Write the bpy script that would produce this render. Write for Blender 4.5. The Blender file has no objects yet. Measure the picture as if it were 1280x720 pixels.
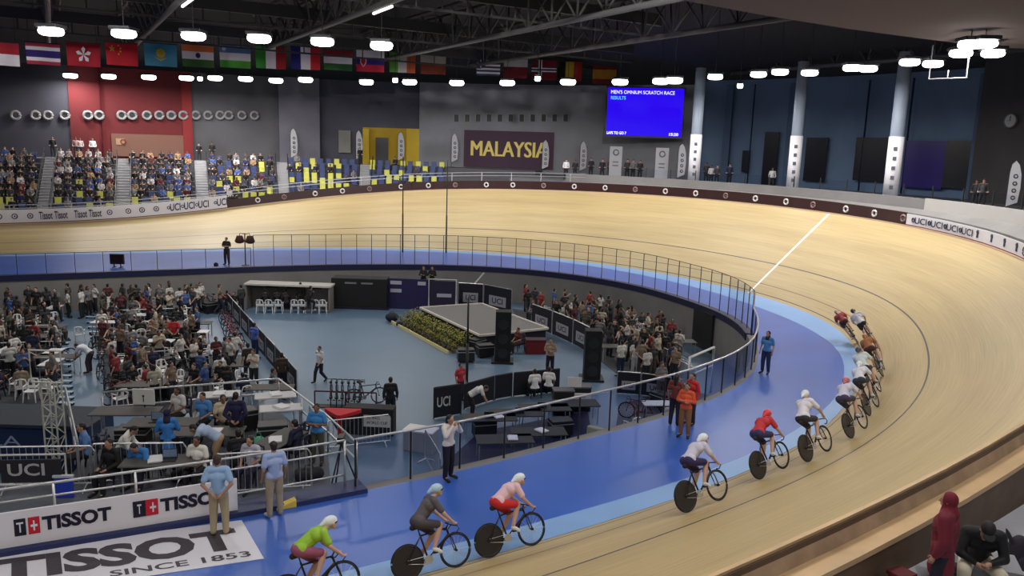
import bpy, bmesh, math, random
import numpy as np
from mathutils import Vector, Matrix
from mathutils.noise import noise
random.seed(7)
PI = math.pi
sc = bpy.context.scene
COL = sc.collection

# ------------------------------------------------------------------ camera
CH, CP, CR, CF = 8.1236, 0.17992, 0.03154, 992.9
_f = np.array([0, math.cos(CP), -math.sin(CP)]); _r = np.array([1., 0, 0]); _u = np.cross(_r, _f)
RR = math.cos(CR)*_r + math.sin(CR)*_u
UU = -math.sin(CR)*_r + math.cos(CR)*_u
FF = _f
cam_d = bpy.data.cameras.new('camera'); cam = bpy.data.objects.new('camera', cam_d); COL.objects.link(cam)
cam_d.sensor_width = 36; cam_d.lens = CF*36/1280; cam_d.clip_end = 400; cam_d.clip_start = .1
cam.matrix_world = Matrix(((RR[0], UU[0], -FF[0], 0), (RR[1], UU[1], -FF[1], 0), (RR[2], UU[2], -FF[2], CH), (0, 0, 0, 1)))
sc.camera = cam

# ------------------------------------------------------------------ world, exposure
w = bpy.data.worlds.new('world'); sc.world = w; w.use_nodes = True
bgn = w.node_tree.nodes['Background']; bgn.inputs[0].default_value = (.55, .6, .75, 1); bgn.inputs[1].default_value = .10
vs = sc.view_settings
vs.view_transform = 'Standard'; vs.look = 'None'; vs.gamma = 1; vs.use_curve_mapping = False
vs.exposure = 0.0
sc.cycles.transparent_max_bounces = 48
LAMP_W = 200.0            # power of one ceiling lamp
LAMP_RGB = (1.0, .955, .90)

# ------------------------------------------------------------------ geometry helpers
def at(px, py, z=0.0):
    d = (px-640)*RR - (py-360)*UU + CF*FF
    t = (z-CH)/d[2]
    return Vector((t*d[0], t*d[1], z))
def proj(p):
    v = np.array([p[0], p[1], p[2]-CH]); q = v@FF
    if q < .5: return (-9999, 9999)
    return 640+CF*(v@RR)/q, 360-CF*(v@UU)/q
def srgb(r, g, b):
    f = lambda c: (c/255/12.92 if c/255 <= .04045 else ((c/255+.055)/1.055)**2.4)
    return (f(r), f(g), f(b))

MATS = {}
def mat(name, rgb, rough=.6, metal=0, emit=0, spec=.5, noise_amt=0, nscale=8, coat=0):
    if name in MATS: return MATS[name]
    m = bpy.data.materials.new(name); m.use_nodes = True
    nt = m.node_tree; b = nt.nodes['Principled BSDF']
    b.inputs['Base Color'].default_value = (*rgb, 1); b.inputs['Roughness'].default_value = rough
    b.inputs['Metallic'].default_value = metal; b.inputs['Specular IOR Level'].default_value = spec
    if coat: b.inputs['Coat Weight'].default_value = coat
    if emit:
        b.inputs['Emission Color'].default_value = (*rgb, 1); b.inputs['Emission Strength'].default_value = emit
    if noise_amt:
        tc = nt.nodes.new('ShaderNodeTexCoord'); n = nt.nodes.new('ShaderNodeTexNoise'); n.inputs['Scale'].default_value = nscale
        n.inputs['Detail'].default_value = 4
        mr = nt.nodes.new('ShaderNodeMapRange'); mr.inputs['From Min'].default_value = .3; mr.inputs['From Max'].default_value = .7
        mr.inputs['To Min'].default_value = 1-noise_amt; mr.inputs['To Max'].default_value = 1+noise_amt
        mx = nt.nodes.new('ShaderNodeVectorMath'); mx.operation = 'SCALE'; mx.inputs[0].default_value = rgb
        nt.links.new(tc.outputs['Object'], n.inputs['Vector']); nt.links.new(n.outputs['Fac'], mr.inputs['Value'])
        nt.links.new(mr.outputs['Result'], mx.inputs['Scale']); nt.links.new(mx.outputs[0], b.inputs['Base Color'])
    MATS[name] = m
    return m
def cm(r, g, b, rough=.75, **k):
    """plain cloth / paint material in the given display colour"""
    return mat('paint_%d_%d_%d_%d' % (r, g, b, int(rough*100)), srgb(r, g, b), rough, **k)

class MB:
    """collects shapes into ONE mesh"""
    def __init__(s): s.v = []; s.f = []; s.mi = []; s.uv = {}
    def add(s, vs_, fs, mi=0):
        o = len(s.v); s.v += [tuple(v) for v in vs_]
        for f in fs: s.f.append([i+o for i in f]); s.mi.append(mi)
    def box(s, c, size, rz=0, mi=0, R=None):
        hx, hy, hz = [k/2 for k in size]
        R = R if R is not None else Matrix.Rotation(rz, 3, 'Z')
        c = Vector(c)
        vs_ = [c+R@Vector((x*hx, y*hy, z*hz)) for z in (-1, 1) for x, y in ((-1, -1), (1, -1), (1, 1), (-1, 1))]
        s.add(vs_, [(3, 2, 1, 0), (4, 5, 6, 7), (0, 1, 5, 4), (1, 2, 6, 5), (2, 3, 7, 6), (3, 0, 4, 7)], mi)
    def beam(s, a, b, w_, h_, mi=0):
        a, b = Vector(a), Vector(b); d = b-a
        q = d.to_track_quat('Y', 'Z').to_matrix()
        s.box((a+b)/2, (w_, d.length, h_), R=q, mi=mi)
    def tube(s, pts, r, n=8, mi=0, closed=False):
        pts = [Vector(p) for p in pts]; m = len(pts)
        rs = r if isinstance(r, (list, tuple)) else [r]*m
        vs_ = []
        for i, p in enumerate(pts):
            if closed: t = pts[(i+1) % m]-pts[i-1]
            else: t = pts[min(i+1, m-1)]-pts[max(i-1, 0)]
            q = t.to_track_quat('Z', 'Y').to_matrix() if abs(t.normalized().z) < .999 else Matrix.Identity(3)
            for k in range(n):
                a = 2*PI*k/n; vs_.append(p+q@Vector((math.cos(a)*rs[i], math.sin(a)*rs[i], 0)))
        fs = []
        for i in range(m if closed else m-1):
            j = (i+1) % m
            for k in range(n): fs.append((i*n+k, i*n+(k+1) % n, j*n+(k+1) % n, j*n+k))
        if not closed: fs += [tuple(range(n))[::-1], tuple((m-1)*n+k for k in range(n))]
        s.add(vs_, fs, mi)
    def ell(s, c, r, nu=12, nv=8, R=None, mi=0):
        c = Vector(c); R = R or Matrix.Identity(3); vs_ = [c+R@Vector((0, 0, r[2]))]
        for i in range(1, nv):
            t = PI*i/nv
            for k in range(nu):
                a = 2*PI*k/nu; vs_.append(c+R@Vector((r[0]*math.sin(t)*math.cos(a), r[1]*math.sin(t)*math.sin(a), r[2]*math.cos(t))))
        vs_.append(c+R@Vector((0, 0, -r[2]))); L = len(vs_)-1
        fs = [(0, 1+k, 1+(k+1) % nu) for k in range(nu)]
        for i in range(nv-2):
            for k in range(nu):
                a = 1+i*nu+k; b = 1+i*nu+(k+1) % nu; fs.append((a, a+nu, b+nu, b))
        fs += [(L, 1+(nv-2)*nu+(k+1) % nu, 1+(nv-2)*nu+k) for k in range(nu)]
        s.add(vs_, fs, mi)
    def cyl(s, c, r, h, n=20, axis='Z', r2=None, mi=0):
        ax = {'Z': Vector((0, 0, 1)), 'X': Vector((1, 0, 0)), 'Y': Vector((0, 1, 0))}[axis] if isinstance(axis, str) else Vector(axis).normalized()
        c = Vector(c); s.tube([c-ax*h/2, c+ax*h/2], [r, r if r2 is None else r2], n, mi)
    def ring(s, c, ax, r, rt, n=20, m=6, mi=0):
        q = Vector(ax).to_track_quat('Z', 'Y').to_matrix(); c = Vector(c)
        s.tube([c+q@Vector((r*math.cos(2*PI*k/n), r*math.sin(2*PI*k/n), 0)) for k in range(n)], rt, m, mi, closed=True)
    def caps(s, a, b, ra, rb, n=12):
        """tapered capsule with round ends"""
        a, b = Vector(a), Vector(b); d = b-a; L = max(d.length, 1e-4); t = d/L
        pts = []; rs = []
        for k in range(0, 4): an = PI/2*(1-k/4); pts.append(a-t*ra*math.sin(an)); rs.append(max(ra*math.cos(an), .001))
        pts += [a, b]; rs += [ra, rb]
        for k in range(1, 5): an = PI/2*k/4; pts.append(b+t*rb*math.sin(an)); rs.append(max(rb*math.cos(an), .001))
        s.tube(pts, rs, n)
    def prism(s, poly, z0, z1, mi=0):
        n = len(poly); vs_ = [(p[0], p[1], z0) for p in poly]+[(p[0], p[1], z1) for p in poly]
        s.add(vs_, [tuple(range(n))[::-1], tuple(range(n, 2*n))]+[(i, (i+1) % n, n+(i+1) % n, n+i) for i in range(n)], mi)
    def build(s, name, mats, parent=None, smooth=False, bevel=0):
        me = bpy.data.meshes.new(name); me.from_pydata(s.v, [], s.f)
        if not isinstance(mats, (list, tuple)): mats = [mats]
        for m in mats: me.materials.append(m)
        me.polygons.foreach_set('material_index', s.mi)
        if smooth: me.polygons.foreach_set('use_smooth', [True]*len(me.polygons))
        me.update()
        bm = bmesh.new(); bm.from_mesh(me); bmesh.ops.recalc_face_normals(bm, faces=bm.faces[:]); bm.to_mesh(me); bm.free()
        o = bpy.data.objects.new(name, me); COL.objects.link(o)
        if parent: o.parent = parent
        if bevel:
            b = o.modifiers.new('bevel', 'BEVEL'); b.width = bevel; b.segments = 2; b.limit_method = 'ANGLE'
        return o

THINGS = []
def tag(o, label, cat, group=None, kind=None):
    o['label'] = label; o['category'] = cat
    if group: o['group'] = group
    if kind: o['kind'] = kind
    THINGS.append(o); return o
def thing(name, label, cat, loc=(0, 0, 0), rz=0, group=None):
    o = bpy.data.objects.new(name, None); o.empty_display_size = .1; COL.objects.link(o); o.location = loc; o.rotation_euler = (0, 0, rz)
    return tag(o, label, cat, group)
KIDS = {}
def kids(o): return KIDS[o.name] if o.name in KIDS else KIDS.setdefault(o.name, list(o.children))
def copy_tree(o, parent=None):
    c = o.copy(); COL.objects.link(c); c.parent = parent
    for ch in kids(o): copy_tree(ch, c)
    return c
def dup(root, loc, rz, label, group=None, cat=None):
    c = copy_tree(root); c.location = loc; c.rotation_mode = 'XYZ'; c.rotation_euler = (0, 0, rz); c['label'] = label
    if 'group' in c: del c['group']
    if group: c['group'] = group
    if cat: c['category'] = cat
    THINGS.append(c); return c
def struct(o): o['kind'] = 'structure'; return o
V3 = Vector
class Proto:
    """builds a thing once, then copies it"""
    def __init__(s, fn): s.fn = fn; s.root = None
    def put(s, loc, rz, label, group=None, scale=1):
        if s.root is None:
            s.root = s.fn(); o = s.root; o.location = loc; o.rotation_euler = (0, 0, rz); o['label'] = label
            if group: o['group'] = group
            THINGS.append(o)
        else: o = dup(s.root, loc, rz, label, group)
        o.scale = (scale,)*3
        return o
def root_of(name, cat):
    o = bpy.data.objects.new(name, None); o.empty_display_size = .1; COL.objects.link(o); o['category'] = cat; return o

_tc = {}
def text_geo(t):
    if t in _tc: return _tc[t]
    cu = bpy.data.curves.new('t', 'FONT'); cu.body = t; cu.size = 1; cu.offset = 0 if 'M' in t else .046 if t == 'TISSOT' else .018; cu.resolution_u = 3
    o = bpy.data.objects.new('t', cu); COL.objects.link(o); bpy.context.view_layer.update()
    me = bpy.data.meshes.new_from_object(o.evaluated_get(bpy.context.evaluated_depsgraph_get()))
    bm = bmesh.new(); bm.from_mesh(me); bmesh.ops.triangulate(bm, faces=bm.faces[:]); bm.to_mesh(me); bm.free()
    v = [tuple(p.co) for p in me.vertices]; f = [tuple(p.vertices) for p in me.polygons]
    bpy.data.objects.remove(o); bpy.data.curves.remove(cu); bpy.data.meshes.remove(me)
    x0 = min(p[0] for p in v); x1 = max(p[0] for p in v); y0 = min(p[1] for p in v); y1 = max(p[1] for p in v)
    r = ([((p[0]-x0)/(x1-x0), (p[1]-y0)/(y1-y0)) for p in v], f); _tc[t] = r; return r
def add_text(mb, t, fn, mi=0):
    """fn maps (u in 0..1, v in 0..1) to a 3D point"""
    v, f = text_geo(t); mb.add([fn(*p) for p in v], f, mi)
def planefn(o, ex, ey): return lambda u, v: Vector(o)+Vector(ex)*u+Vector(ey)*v

# ------------------------------------------------------------------ the track's plan (metres along inner edge)
TS = [-75.0,-72.17,-69.34,-66.51,-63.68,-60.85,-58.02,-55.19,-52.36,-49.53,-46.7,-43.87,-41.04,-38.21,-35.38,-32.55,-29.72,-26.89,-24.06,-21.23,-18.4,-15.57,-12.74,-9.91,-7.08,-4.25,-1.42,1.42,4.25,7.08,9.91,12.74,15.57,18.4,21.23,24.06,26.89,29.72,32.55,35.38,38.21,41.04,43.87,46.7,49.53,52.36,55.19,58.02,60.85,63.68,66.51,69.34,72.17,75.0]
TI = [[-31.68,-2.15],[-29.16,-0.86],[-26.64,0.43],[-24.11,1.71],[-21.59,2.99],[-19.07,4.28],[-16.55,5.57],[-14.03,6.88],[-11.53,8.21],[-9.04,9.56],[-6.56,10.94],[-4.1,12.36],[-1.67,13.81],[0.72,15.3],[3.03,16.86],[5.22,18.51],[7.24,20.31],[9.05,22.27],[10.64,24.39],[12.01,26.65],[13.19,29.02],[14.2,31.49],[14.96,34.1],[15.37,36.81],[15.33,39.57],[14.83,42.29],[13.95,44.91],[12.74,47.4],[11.26,49.73],[9.56,51.9],[7.62,53.88],[5.45,55.62],[3.07,57.1],[0.51,58.27],[-2.18,59.11],[-4.96,59.61],[-7.8,59.77],[-10.65,59.59],[-13.46,59.11],[-16.22,58.37],[-18.92,57.44],[-21.57,56.4],[-24.19,55.29],[-26.78,54.14],[-29.37,52.99],[-31.95,51.84],[-34.53,50.67],[-37.11,49.5],[-39.68,48.32],[-42.25,47.15],[-44.83,45.97],[-47.4,44.78],[-49.97,43.61],[-52.55,42.43]]
TB = [13.2,13.6,13.9,14.2,14.5,14.8,15.2,15.6,16.1,16.7,17.5,18.5,19.7,21.0,22.4,23.9,25.4,26.9,28.4,30.1,31.8,33.6,35.3,36.7,37.8,38.7,39.4,39.9,40.2,40.3,40.2,39.9,39.5,38.8,37.8,36.4,34.3,31.4,28.0,24.3,20.5,17.1,14.3,12.2,10.8,9.8,9.3,9.0,8.9,9.0,9.1,9.2,9.1,8.9]
TS = np.array(TS); TI = np.array(TI); TB = np.radians(TB)
def cr(xs, ys, x):
    m = np.gradient(ys, xs); i = int(np.clip(np.searchsorted(xs, x)-1, 0, len(xs)-2)); h = xs[i+1]-xs[i]; t = (x-xs[i])/h
    if x > xs[-1] or x < xs[0]: return ys[i]+(ys[i+1]-ys[i])*t
    return (2*t**3-3*t**2+1)*ys[i]+(t**3-2*t**2+t)*h*m[i]+(-2*t**3+3*t**2)*ys[i+1]+(t**3-t**2)*h*m[i+1]
_ic = {}
def Ipt(s):
    s = round(s, 3)
    if s not in _ic: _ic[s] = (cr(TS, TI[:, 0], s), cr(TS, TI[:, 1], s))
    return _ic[s]
def Nrm(s):
    a, b = Ipt(s-.6), Ipt(s+.6); d = Vector((b[0]-a[0], b[1]-a[1])).normalized()
    return Vector((d.y, -d.x, 0))
def Tan(s): n = Nrm(s); return Vector((-n.y, n.x, 0))
TW = 7.2
def bank(s): return float(cr(TS, TB, s))
def surf(s, w_):
    i = Ipt(s); n = Nrm(s); b = bank(s)
    if w_ <= 0: return Vector((i[0], i[1], 0))+n*w_
    return Vector((i[0], i[1], 0))+n*(w_*math.cos(b))+Vector((0, 0, w_*math.sin(b)))
def OP(s, off=0, z=None, dz=0):
    """point outside the track's outer edge: off metres outwards"""
    o = surf(s, TW); p = o+Nrm(s)*off
    return Vector((p.x, p.y, (o.z+dz) if z is None else z))
def ins(s, d, z=0.0):
    i = Ipt(s); n = Nrm(s); return Vector((i[0]-n.x*d, i[1]-n.y*d, z))
FS = np.array([-75., -48.1, -42.9, -38.2, -32.1, -27.4, -21.7, -15.1, -7.5, -1.9, 3.8, 11.3, 18.9, 26.4, 39.6, 52.8, 75.])
FD = np.array([4.4, 4.35, 4.05, 3.97, 4.02, 3.75, 3.5, 3.95, 4.45, 4.75, 4.75, 5.4, 6.5, 7.7, 8.6, 9.0, 9.2])
def fd(s): return float(cr(FS, FD, s))
BS = np.array([-75., -40., -34., -27.4, -20.8, -14.6, -10.8, -6.1, 2.4, 14.6, 40, 75.])
BD = np.array([.8, .76, .66, .55, .45, .75, 1.3, 1.9, 1.8, 1.2, 1.2, 1.2])
def bd(s): return float(cr(BS, BD, s))
def frange(a, b, st):
    n = max(1, int(round(abs(b-a)/st))); return [a+(b-a)*k/n for k in range(n+1)]
def sfor(px, off, z=None, lo=-14, hi=75):
    """arc position whose outer-edge point shows at column px"""
    best = min((abs(proj(OP(s, off, z))[0]-px), s) for s in [lo+(hi-lo)*k/300 for k in range(301)])
    return best[1]
def sweep(name, prof, s0, s1, m, st=1.2, parent=None, closed=True, smooth=False):
    """prof(s) -> list of 3D points (cross-section); swept along the track"""
    mb = MB(); ss = frange(s0, s1, st); P = [prof(s) for s in ss]; n = len(P[0])
    vs_ = [p for q in P for p in q]; fs = []
    for i in range(len(ss)-1):
        for k in range(n if closed else n-1): fs.append((i*n+k, i*n+(k+1) % n, (i+1)*n+(k+1) % n, (i+1)*n+k))
    if closed: fs += [tuple(range(n)), tuple((len(ss)-1)*n+k for k in range(n))[::-1]]
    mb.add(vs_, fs); return mb.build(name, m, parent, smooth)

# ------------------------------------------------------------------ materials of the setting
def nodes(m): return m.node_tree.nodes, m.node_tree.links, m.node_tree.nodes['Principled BSDF']
def track_mat():
    m = mat('track_wood', (.5, .34, .19), .42, spec=.4); N, L, B = nodes(m)
    uv = N.new('ShaderNodeUVMap'); sep = N.new('ShaderNodeSeparateXYZ'); L.new(uv.outputs[0], sep.inputs[0])
    mp = N.new('ShaderNodeMapping'); mp.inputs['Scale'].default_value = (.35, 26, 1); L.new(uv.outputs[0], mp.inputs[0])
    n1 = N.new('ShaderNodeTexNoise'); n1.inputs['Scale'].default_value = 1; n1.inputs['Detail'].default_value = 3; L.new(mp.outputs[0], n1.inputs[0])
    mp2 = N.new('ShaderNodeMapping'); mp2.inputs['Scale'].default_value = (.06, 1.1, 1); L.new(uv.outputs[0], mp2.inputs[0])
    n2 = N.new('ShaderNodeTexNoise'); n2.inputs['Scale'].default_value = 1; n2.inputs['Detail'].default_value = 4; L.new(mp2.outputs[0], n2.inputs[0])
    ad = N.new('ShaderNodeMath'); ad.operation = 'ADD'; L.new(n1.outputs['Fac'], ad.inputs[0]); L.new(n2.outputs['Fac'], ad.inputs[1])
    r = N.new('ShaderNodeValToRGB'); L.new(ad.outputs[0], r.inputs[0])
    mr = N.new('ShaderNodeMapRange'); L.new(ad.outputs[0], mr.inputs[0]); mr.inputs['From Min'].default_value = .7; mr.inputs['From Max'].default_value = 1.3
    L.new(mr.outputs[0], r.inputs[0])
    r.color_ramp.elements[0].color = (.385, .285, .135, 1); r.color_ramp.elements[1].color = (.55, .425, .205, 1)
    col = r.outputs[0]
    def line(lo, hi, axis, rgb, c, lo2=None, hi2=None):
        a = N.new('ShaderNodeMath'); a.operation = 'GREATER_THAN'; a.inputs[1].default_value = lo; L.new(sep.outputs[axis], a.inputs[0])
        b = N.new('ShaderNodeMath'); b.operation = 'LESS_THAN'; b.inputs[1].default_value = hi; L.new(sep.outputs[axis], b.inputs[0])
        mu = N.new('ShaderNodeMath'); mu.operation = 'MULTIPLY'; L.new(a.outputs[0], mu.inputs[0]); L.new(b.outputs[0], mu.inputs[1])
        mx = N.new('ShaderNodeMix'); mx.data_type = 'RGBA'; L.new(mu.outputs[0], mx.inputs[0]); L.new(c, mx.inputs[6]); mx.inputs[7].default_value = (*rgb, 1)
        return mx.outputs[2]
    col = line(.19, .24, 1, (.06, .045, .04), col)
    col = line(.88, .93, 1, (.22, .10, .06), col)
    col = line(2.50, 2.56, 1, (.035, .04, .05), col)
    col = line(-.93, -.78, 0, (.85, .85, .8), col)
    L.new(col, B.inputs['Base Color'])
    return m
M_track = track_mat()
def apron_mat():
    m = mat('apron_blue', (.035, .122, .52), .33, spec=.6, noise_amt=.12, nscale=.35); return m
M_apron = apron_mat()
M_lblue = mat('light_blue_band', (.21, .39, .72), .4, noise_amt=.06, nscale=.5)
M_infield = mat('infield_floor', (.115, .185, .275), .36, spec=.5, noise_amt=.1, nscale=.25)
M_grey = mat('grey_render_wall', (.21, .205, .20), .85, noise_amt=.1, nscale=.6)
M_navy = mat('navy_edge', (.01, .014, .06), .5)
M_conc = mat('concrete', (.44, .45, .50), .8, noise_amt=.12, nscale=1.2)
M_concd = mat('concourse_floor', (.14, .14, .15), .7, noise_amt=.12, nscale=.8)
M_black = mat('black', (.01, .01, .012), .5)
M_rubber = mat('rubber', (.012, .012, .014), .7)
M_dark = mat('dark_metal', (.03, .032, .036), .5, metal=.4)
M_steel = mat('galvanised_steel', (.55, .56, .58), .35, metal=.7)
M_white = mat('white_plastic', (.78, .78, .78), .45)
M_wpanel = mat('white_banner_vinyl', (.80, .79, .84), .5)
M_wood = mat('barrier_wood', (.40, .28, .18), .5, noise_amt=.2, nscale=3)
M_woodl = mat('barrier_wood_light', (.56, .38, .20), .5, noise_amt=.12, nscale=2)
M_woodd = mat('barrier_wood_dark', (.11, .066, .038), .6, noise_amt=.2, nscale=3)
M_maroon = mat('dark_maroon_vinyl', (.035, .008, .008), .5)
M_skin = mat('skin', (.42, .24, .16), .55); M_skin2 = mat('skin_brown', (.22, .11, .065), .55); M_skin3 = mat('skin_light', (.58, .36, .27), .55)
M_hair = mat('black_hair', (.012, .010, .010), .5)
M_eye = mat('eye', (.015, .012, .01), .3); M_lip = mat('lip', (.32, .10, .09), .5)
def glass_mat(name, tint, refl):
    m = bpy.data.materials.new(name); m.use_nodes = True; N, L = m.node_tree.nodes, m.node_tree.links
    N.remove(N['Principled BSDF']); t = N.new('ShaderNodeBsdfTransparent'); t.inputs[0].default_value = (*tint, 1)
    g = N.new('ShaderNodeBsdfGlossy'); g.inputs['Roughness'].default_value = .05; g.inputs[0].default_value = (.9, .93, 1, 1)
    fr = N.new('ShaderNodeLayerWeight'); fr.inputs[0].default_value = refl
    mx = N.new('ShaderNodeMixShader'); cl = N.new('ShaderNodeMath'); cl.operation = 'MULTIPLY'; cl.inputs[1].default_value = .22; L.new(fr.outputs['Fresnel'], cl.inputs[0]); L.new(cl.outputs[0], mx.inputs[0]); L.new(t.outputs[0], mx.inputs[1]); L.new(g.outputs[0], mx.inputs[2])
    L.new(mx.outputs[0], N['Material Output'].inputs[0]); return m
M_glass = glass_mat('clear_glass', (.93, .95, .97), .08)
M_glass2 = glass_mat('tinted_glass', (.80, .84, .95), .10)

# ------------------------------------------------------------------ the ground
def track():
    mb = MB(); ss = frange(-74, 74.5, .75); ws = [TW*k/14 for k in range(15)]; nw = len(ws)
    vs_ = [surf(s, w_) for s in ss for w_ in ws]; uvs = [(s, w_) for s in ss for w_ in ws]
    fs = [(i*nw+k, (i+1)*nw+k, (i+1)*nw+k+1, i*nw+k+1) for i in range(len(ss)-1) for k in range(nw-1)]
    mb.add(vs_, fs); o = mb.build('track', M_track, smooth=True)
    uvl = o.data.uv_layers.new(name='UVMap')
    for p in o.data.polygons:
        for li in p.loop_indices: uvl.data[li].uv = uvs[o.data.loops[li].vertex_index]
    return struct(o)
track()
struct(sweep('apron', lambda s: [ins(s, fd(s)), ins(s, bd(s)), ins(s, bd(s), -.25), ins(s, fd(s), -.25)], -74, 74, M_apron))
struct(sweep('light_blue_band', lambda s: [ins(s, bd(s), .003), ins(s, 0, .012), ins(s, 0, -.25), ins(s, bd(s), -.25)], -74, 74, M_lblue))
ZF = -2.2
mbf = MB(); poly = [ins(s, fd(s)+.05) for s in frange(-74, 74, 1.5)]
mbf.prism([(p.x, p.y) for p in poly], ZF-.1, ZF); struct(mbf.build('floor', M_infield))
struct(sweep('wall_infield', lambda s: [ins(s, fd(s)), ins(s, fd(s)+.3), ins(s, fd(s)+.3, ZF-.05), ins(s, fd(s), ZF-.05)], -74, 74, M_grey))
struct(sweep('trim_infield_edge', lambda s: [ins(s, fd(s)-.05, -.22), ins(s, fd(s)-.05, .05), ins(s, fd(s)+.36, .05), ins(s, fd(s)+.36, -.28)], -13, 74, M_navy))
# ------------------------------------------------------------------ outer barrier, near side (seen from behind)
S_N0, S_N1 = -60, -19
struct(sweep('trim_barrier_cap', lambda s: [OP(s, -.01, dz=.84), OP(s, -.01, dz=.9), OP(s, .05, dz=.9), OP(s, .05, dz=.84)], S_N0, S_N1, M_woodl))
struct(sweep('trim_barrier_lip', lambda s: [OP(s, .051, dz=.76), OP(s, .051, dz=.86), OP(s, .075, dz=.86), OP(s, .075, dz=.76)], S_N0, S_N1, M_woodd))
struct(sweep('wall_barrier_board', lambda s: [OP(s, -.02, dz=-.1), OP(s, -.02, dz=.84), OP(s, .05, dz=.84), OP(s, .14, dz=.60), OP(s, .14, dz=-.1)], S_N0, S_N1, M_wood))
struct(sweep('trim_barrier_ledge', lambda s: [OP(s, .12, dz=.5), OP(s, .12, dz=.61), OP(s, .40, dz=.58), OP(s, .40, dz=.5)], S_N0, S_N1, M_woodl))
struct(sweep('wall_barrier_back', lambda s: [OP(s, .14, dz=-.1), OP(s, .14, dz=.51), OP(s, .38, dz=.51), OP(s, .38, z=1.3), OP(s, .14, z=1.3)], S_N0, S_N1, M_woodd))
struct(sweep('floor_near_stand', lambda s: [OP(s, .36, z=NEARZ), OP(s, 5.2, z=NEARZ), OP(s, 5.2, z=NEARZ-.3), OP(s, .36, z=NEARZ-.3)], S_N0, S_N1+2, M_conc) if not globals().update(NEARZ=2.6) else None)
# inner face of near barrier + banners further round
def banner_prof(off, z0, z1, t=.04): return lambda s: [OP(s, off, dz=z0), OP(s, off, dz=z1), OP(s, off+t, dz=z1), OP(s, off+t, dz=z0)]
# ------------------------------------------------------------------ far side banners
sW = sfor(1132, .05, None, -18, 20); sL = sfor(284, .05, None, 20, 60)
struct(sweep('trim_track_edge', lambda s: [OP(s, 0, dz=-.05), OP(s, 0, dz=.07), OP(s, .12, dz=.07), OP(s, .12, dz=-.05)], -16, 74, mat('pale_wood_edge', (.62, .44, .3), .5)))
ban = thing('maroon_banner', 'long dark maroon banner with white ring logos along the far bend rim', 'banner', (0, 0, 0))
sweep('banner_panel', banner_prof(.06, .07, .72), sW, sL, M_maroon, parent=ban)
M_ringw = mat('ring_white', (.75, .72, .72), .5); M_ringp = mat('ring_pink', (.28, .18, .18), .5)
for px, dim in [(322, 0), (357, 1), (392, 0), (427, 0), (463, 1), (499, 0), (535, 0), (571, 1), (607, 0), (643, 0), (680, 1), (717, 0), (755, 0), (792, 1), (830, 0), (868, 0), (905, 1), (943, 0), (981, 0), (1018, 1), (1056, 0), (1093, 0), (1129, 1)]:
    s = sfor(px, .05); n = Nrm(s); mb = MB(); p = OP(s, .045, dz=.4)
    mb.ring(p, n, .16, .055, 20, 6); mb.cyl(p, .05, .03, 10, axis=n, mi=0 if dim else 1)
    mb.build('ring_logo', [M_ringp if dim else M_ringw, M_black], ban, True)
def white_banner(name, label, s0, s1, h, marks, redline=False):
    t = thing(name, label, 'banner')
    sweep('banner_panel', banner_prof(.06, .12, .12+h), s0, s1, M_wpanel, parent=t)
    if redline: sweep('red_edge', banner_prof(.055, .04, .12), s0, s1, mat('red_edge', (.15, .01, .02), .5), parent=t)
    for px, kind in marks:
        s = sfor(px, .05, None, -22, 75); c = OP(s, .05, dz=.12+h/2); tn = -Tan(s); mb = MB()
        if proj(c+tn*.5)[0] < proj(c)[0]: tn = -tn
        if kind == 'o': mb.ring(c, Nrm(s), .17, .035, 16, 5); mb.cyl(c, .06, .03, 8, axis=Nrm(s))
        elif kind == '.': mb.box(c, (.16, .03, .3), rz=math.atan2(tn.y, tn.x)); mb.ring(c+Vector((0, 0, .1)), Nrm(s), .09, .03, 10, 5)
        else:
            wd = .72 if kind == 'UCI' else .85
            sg = 1 if proj(OP(s+.5, .05))[0] > proj(OP(s-.5, .05))[0] else -1
            add_text(mb, kind, lambda u, v: OP(s+sg*wd*(u-.5), .02, dz=.12+h*(.2+.6*v)))
            if kind == 'UCI': mb.ring(OP(s-sg*(wd/2+.1), .03, dz=.12+h/2), Nrm(s), .10, .03, 12, 5)
        mb.build('printed_mark', mat('banner_ink', (.02, .02, .07), .5), t)
    return t
white_banner('white_banner', 'white banner with short dark lettering at the right end of the bend rim', -18.9, sW, .55, [(1149, 'UCI'), (1168, 'UCI'), (1187, 'UCI'), (1206, 'UCI'), (1222, '.'), (1238, '.'), (1253, '.'), (1267, '.'), (1279, 'o')], True)
white_banner('white_banner', 'white banner below the left spectator blocks with small dark logos', sL, 70, .95, [(0, 'o'), (19, 'o'), (40, 'o'), (60, 'Tissot'), (80, 'Tissot'), (100, 'Tissot'), (120, 'Tissot'), (140, 'o'), (160, 'o'), (179, 'o'), (198, 'o'), (218, 'UCI'), (238, 'UCI'), (256, 'UCI'), (275, 'UCI')], True)
# grey rail above left banners
hr = thing('rim_handrail', 'thin steel handrail between the far banners and the front seats', 'railing')
for k, dz in enumerate((1.35, 1.1)):
    sweep('rail', lambda s, dz=dz: [OP(s, .5, dz=dz), OP(s, .5, dz=dz+.05), OP(s, .55, dz=dz+.05), OP(s, .55, dz=dz)], 16, 72, M_steel, parent=hr)
for s in frange(17, 72, 2.0):
    mb = MB(); mb.box(OP(s, .525, dz=.6), (.05, .05, 1.55)); mb.build('post', M_steel, hr)

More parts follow.
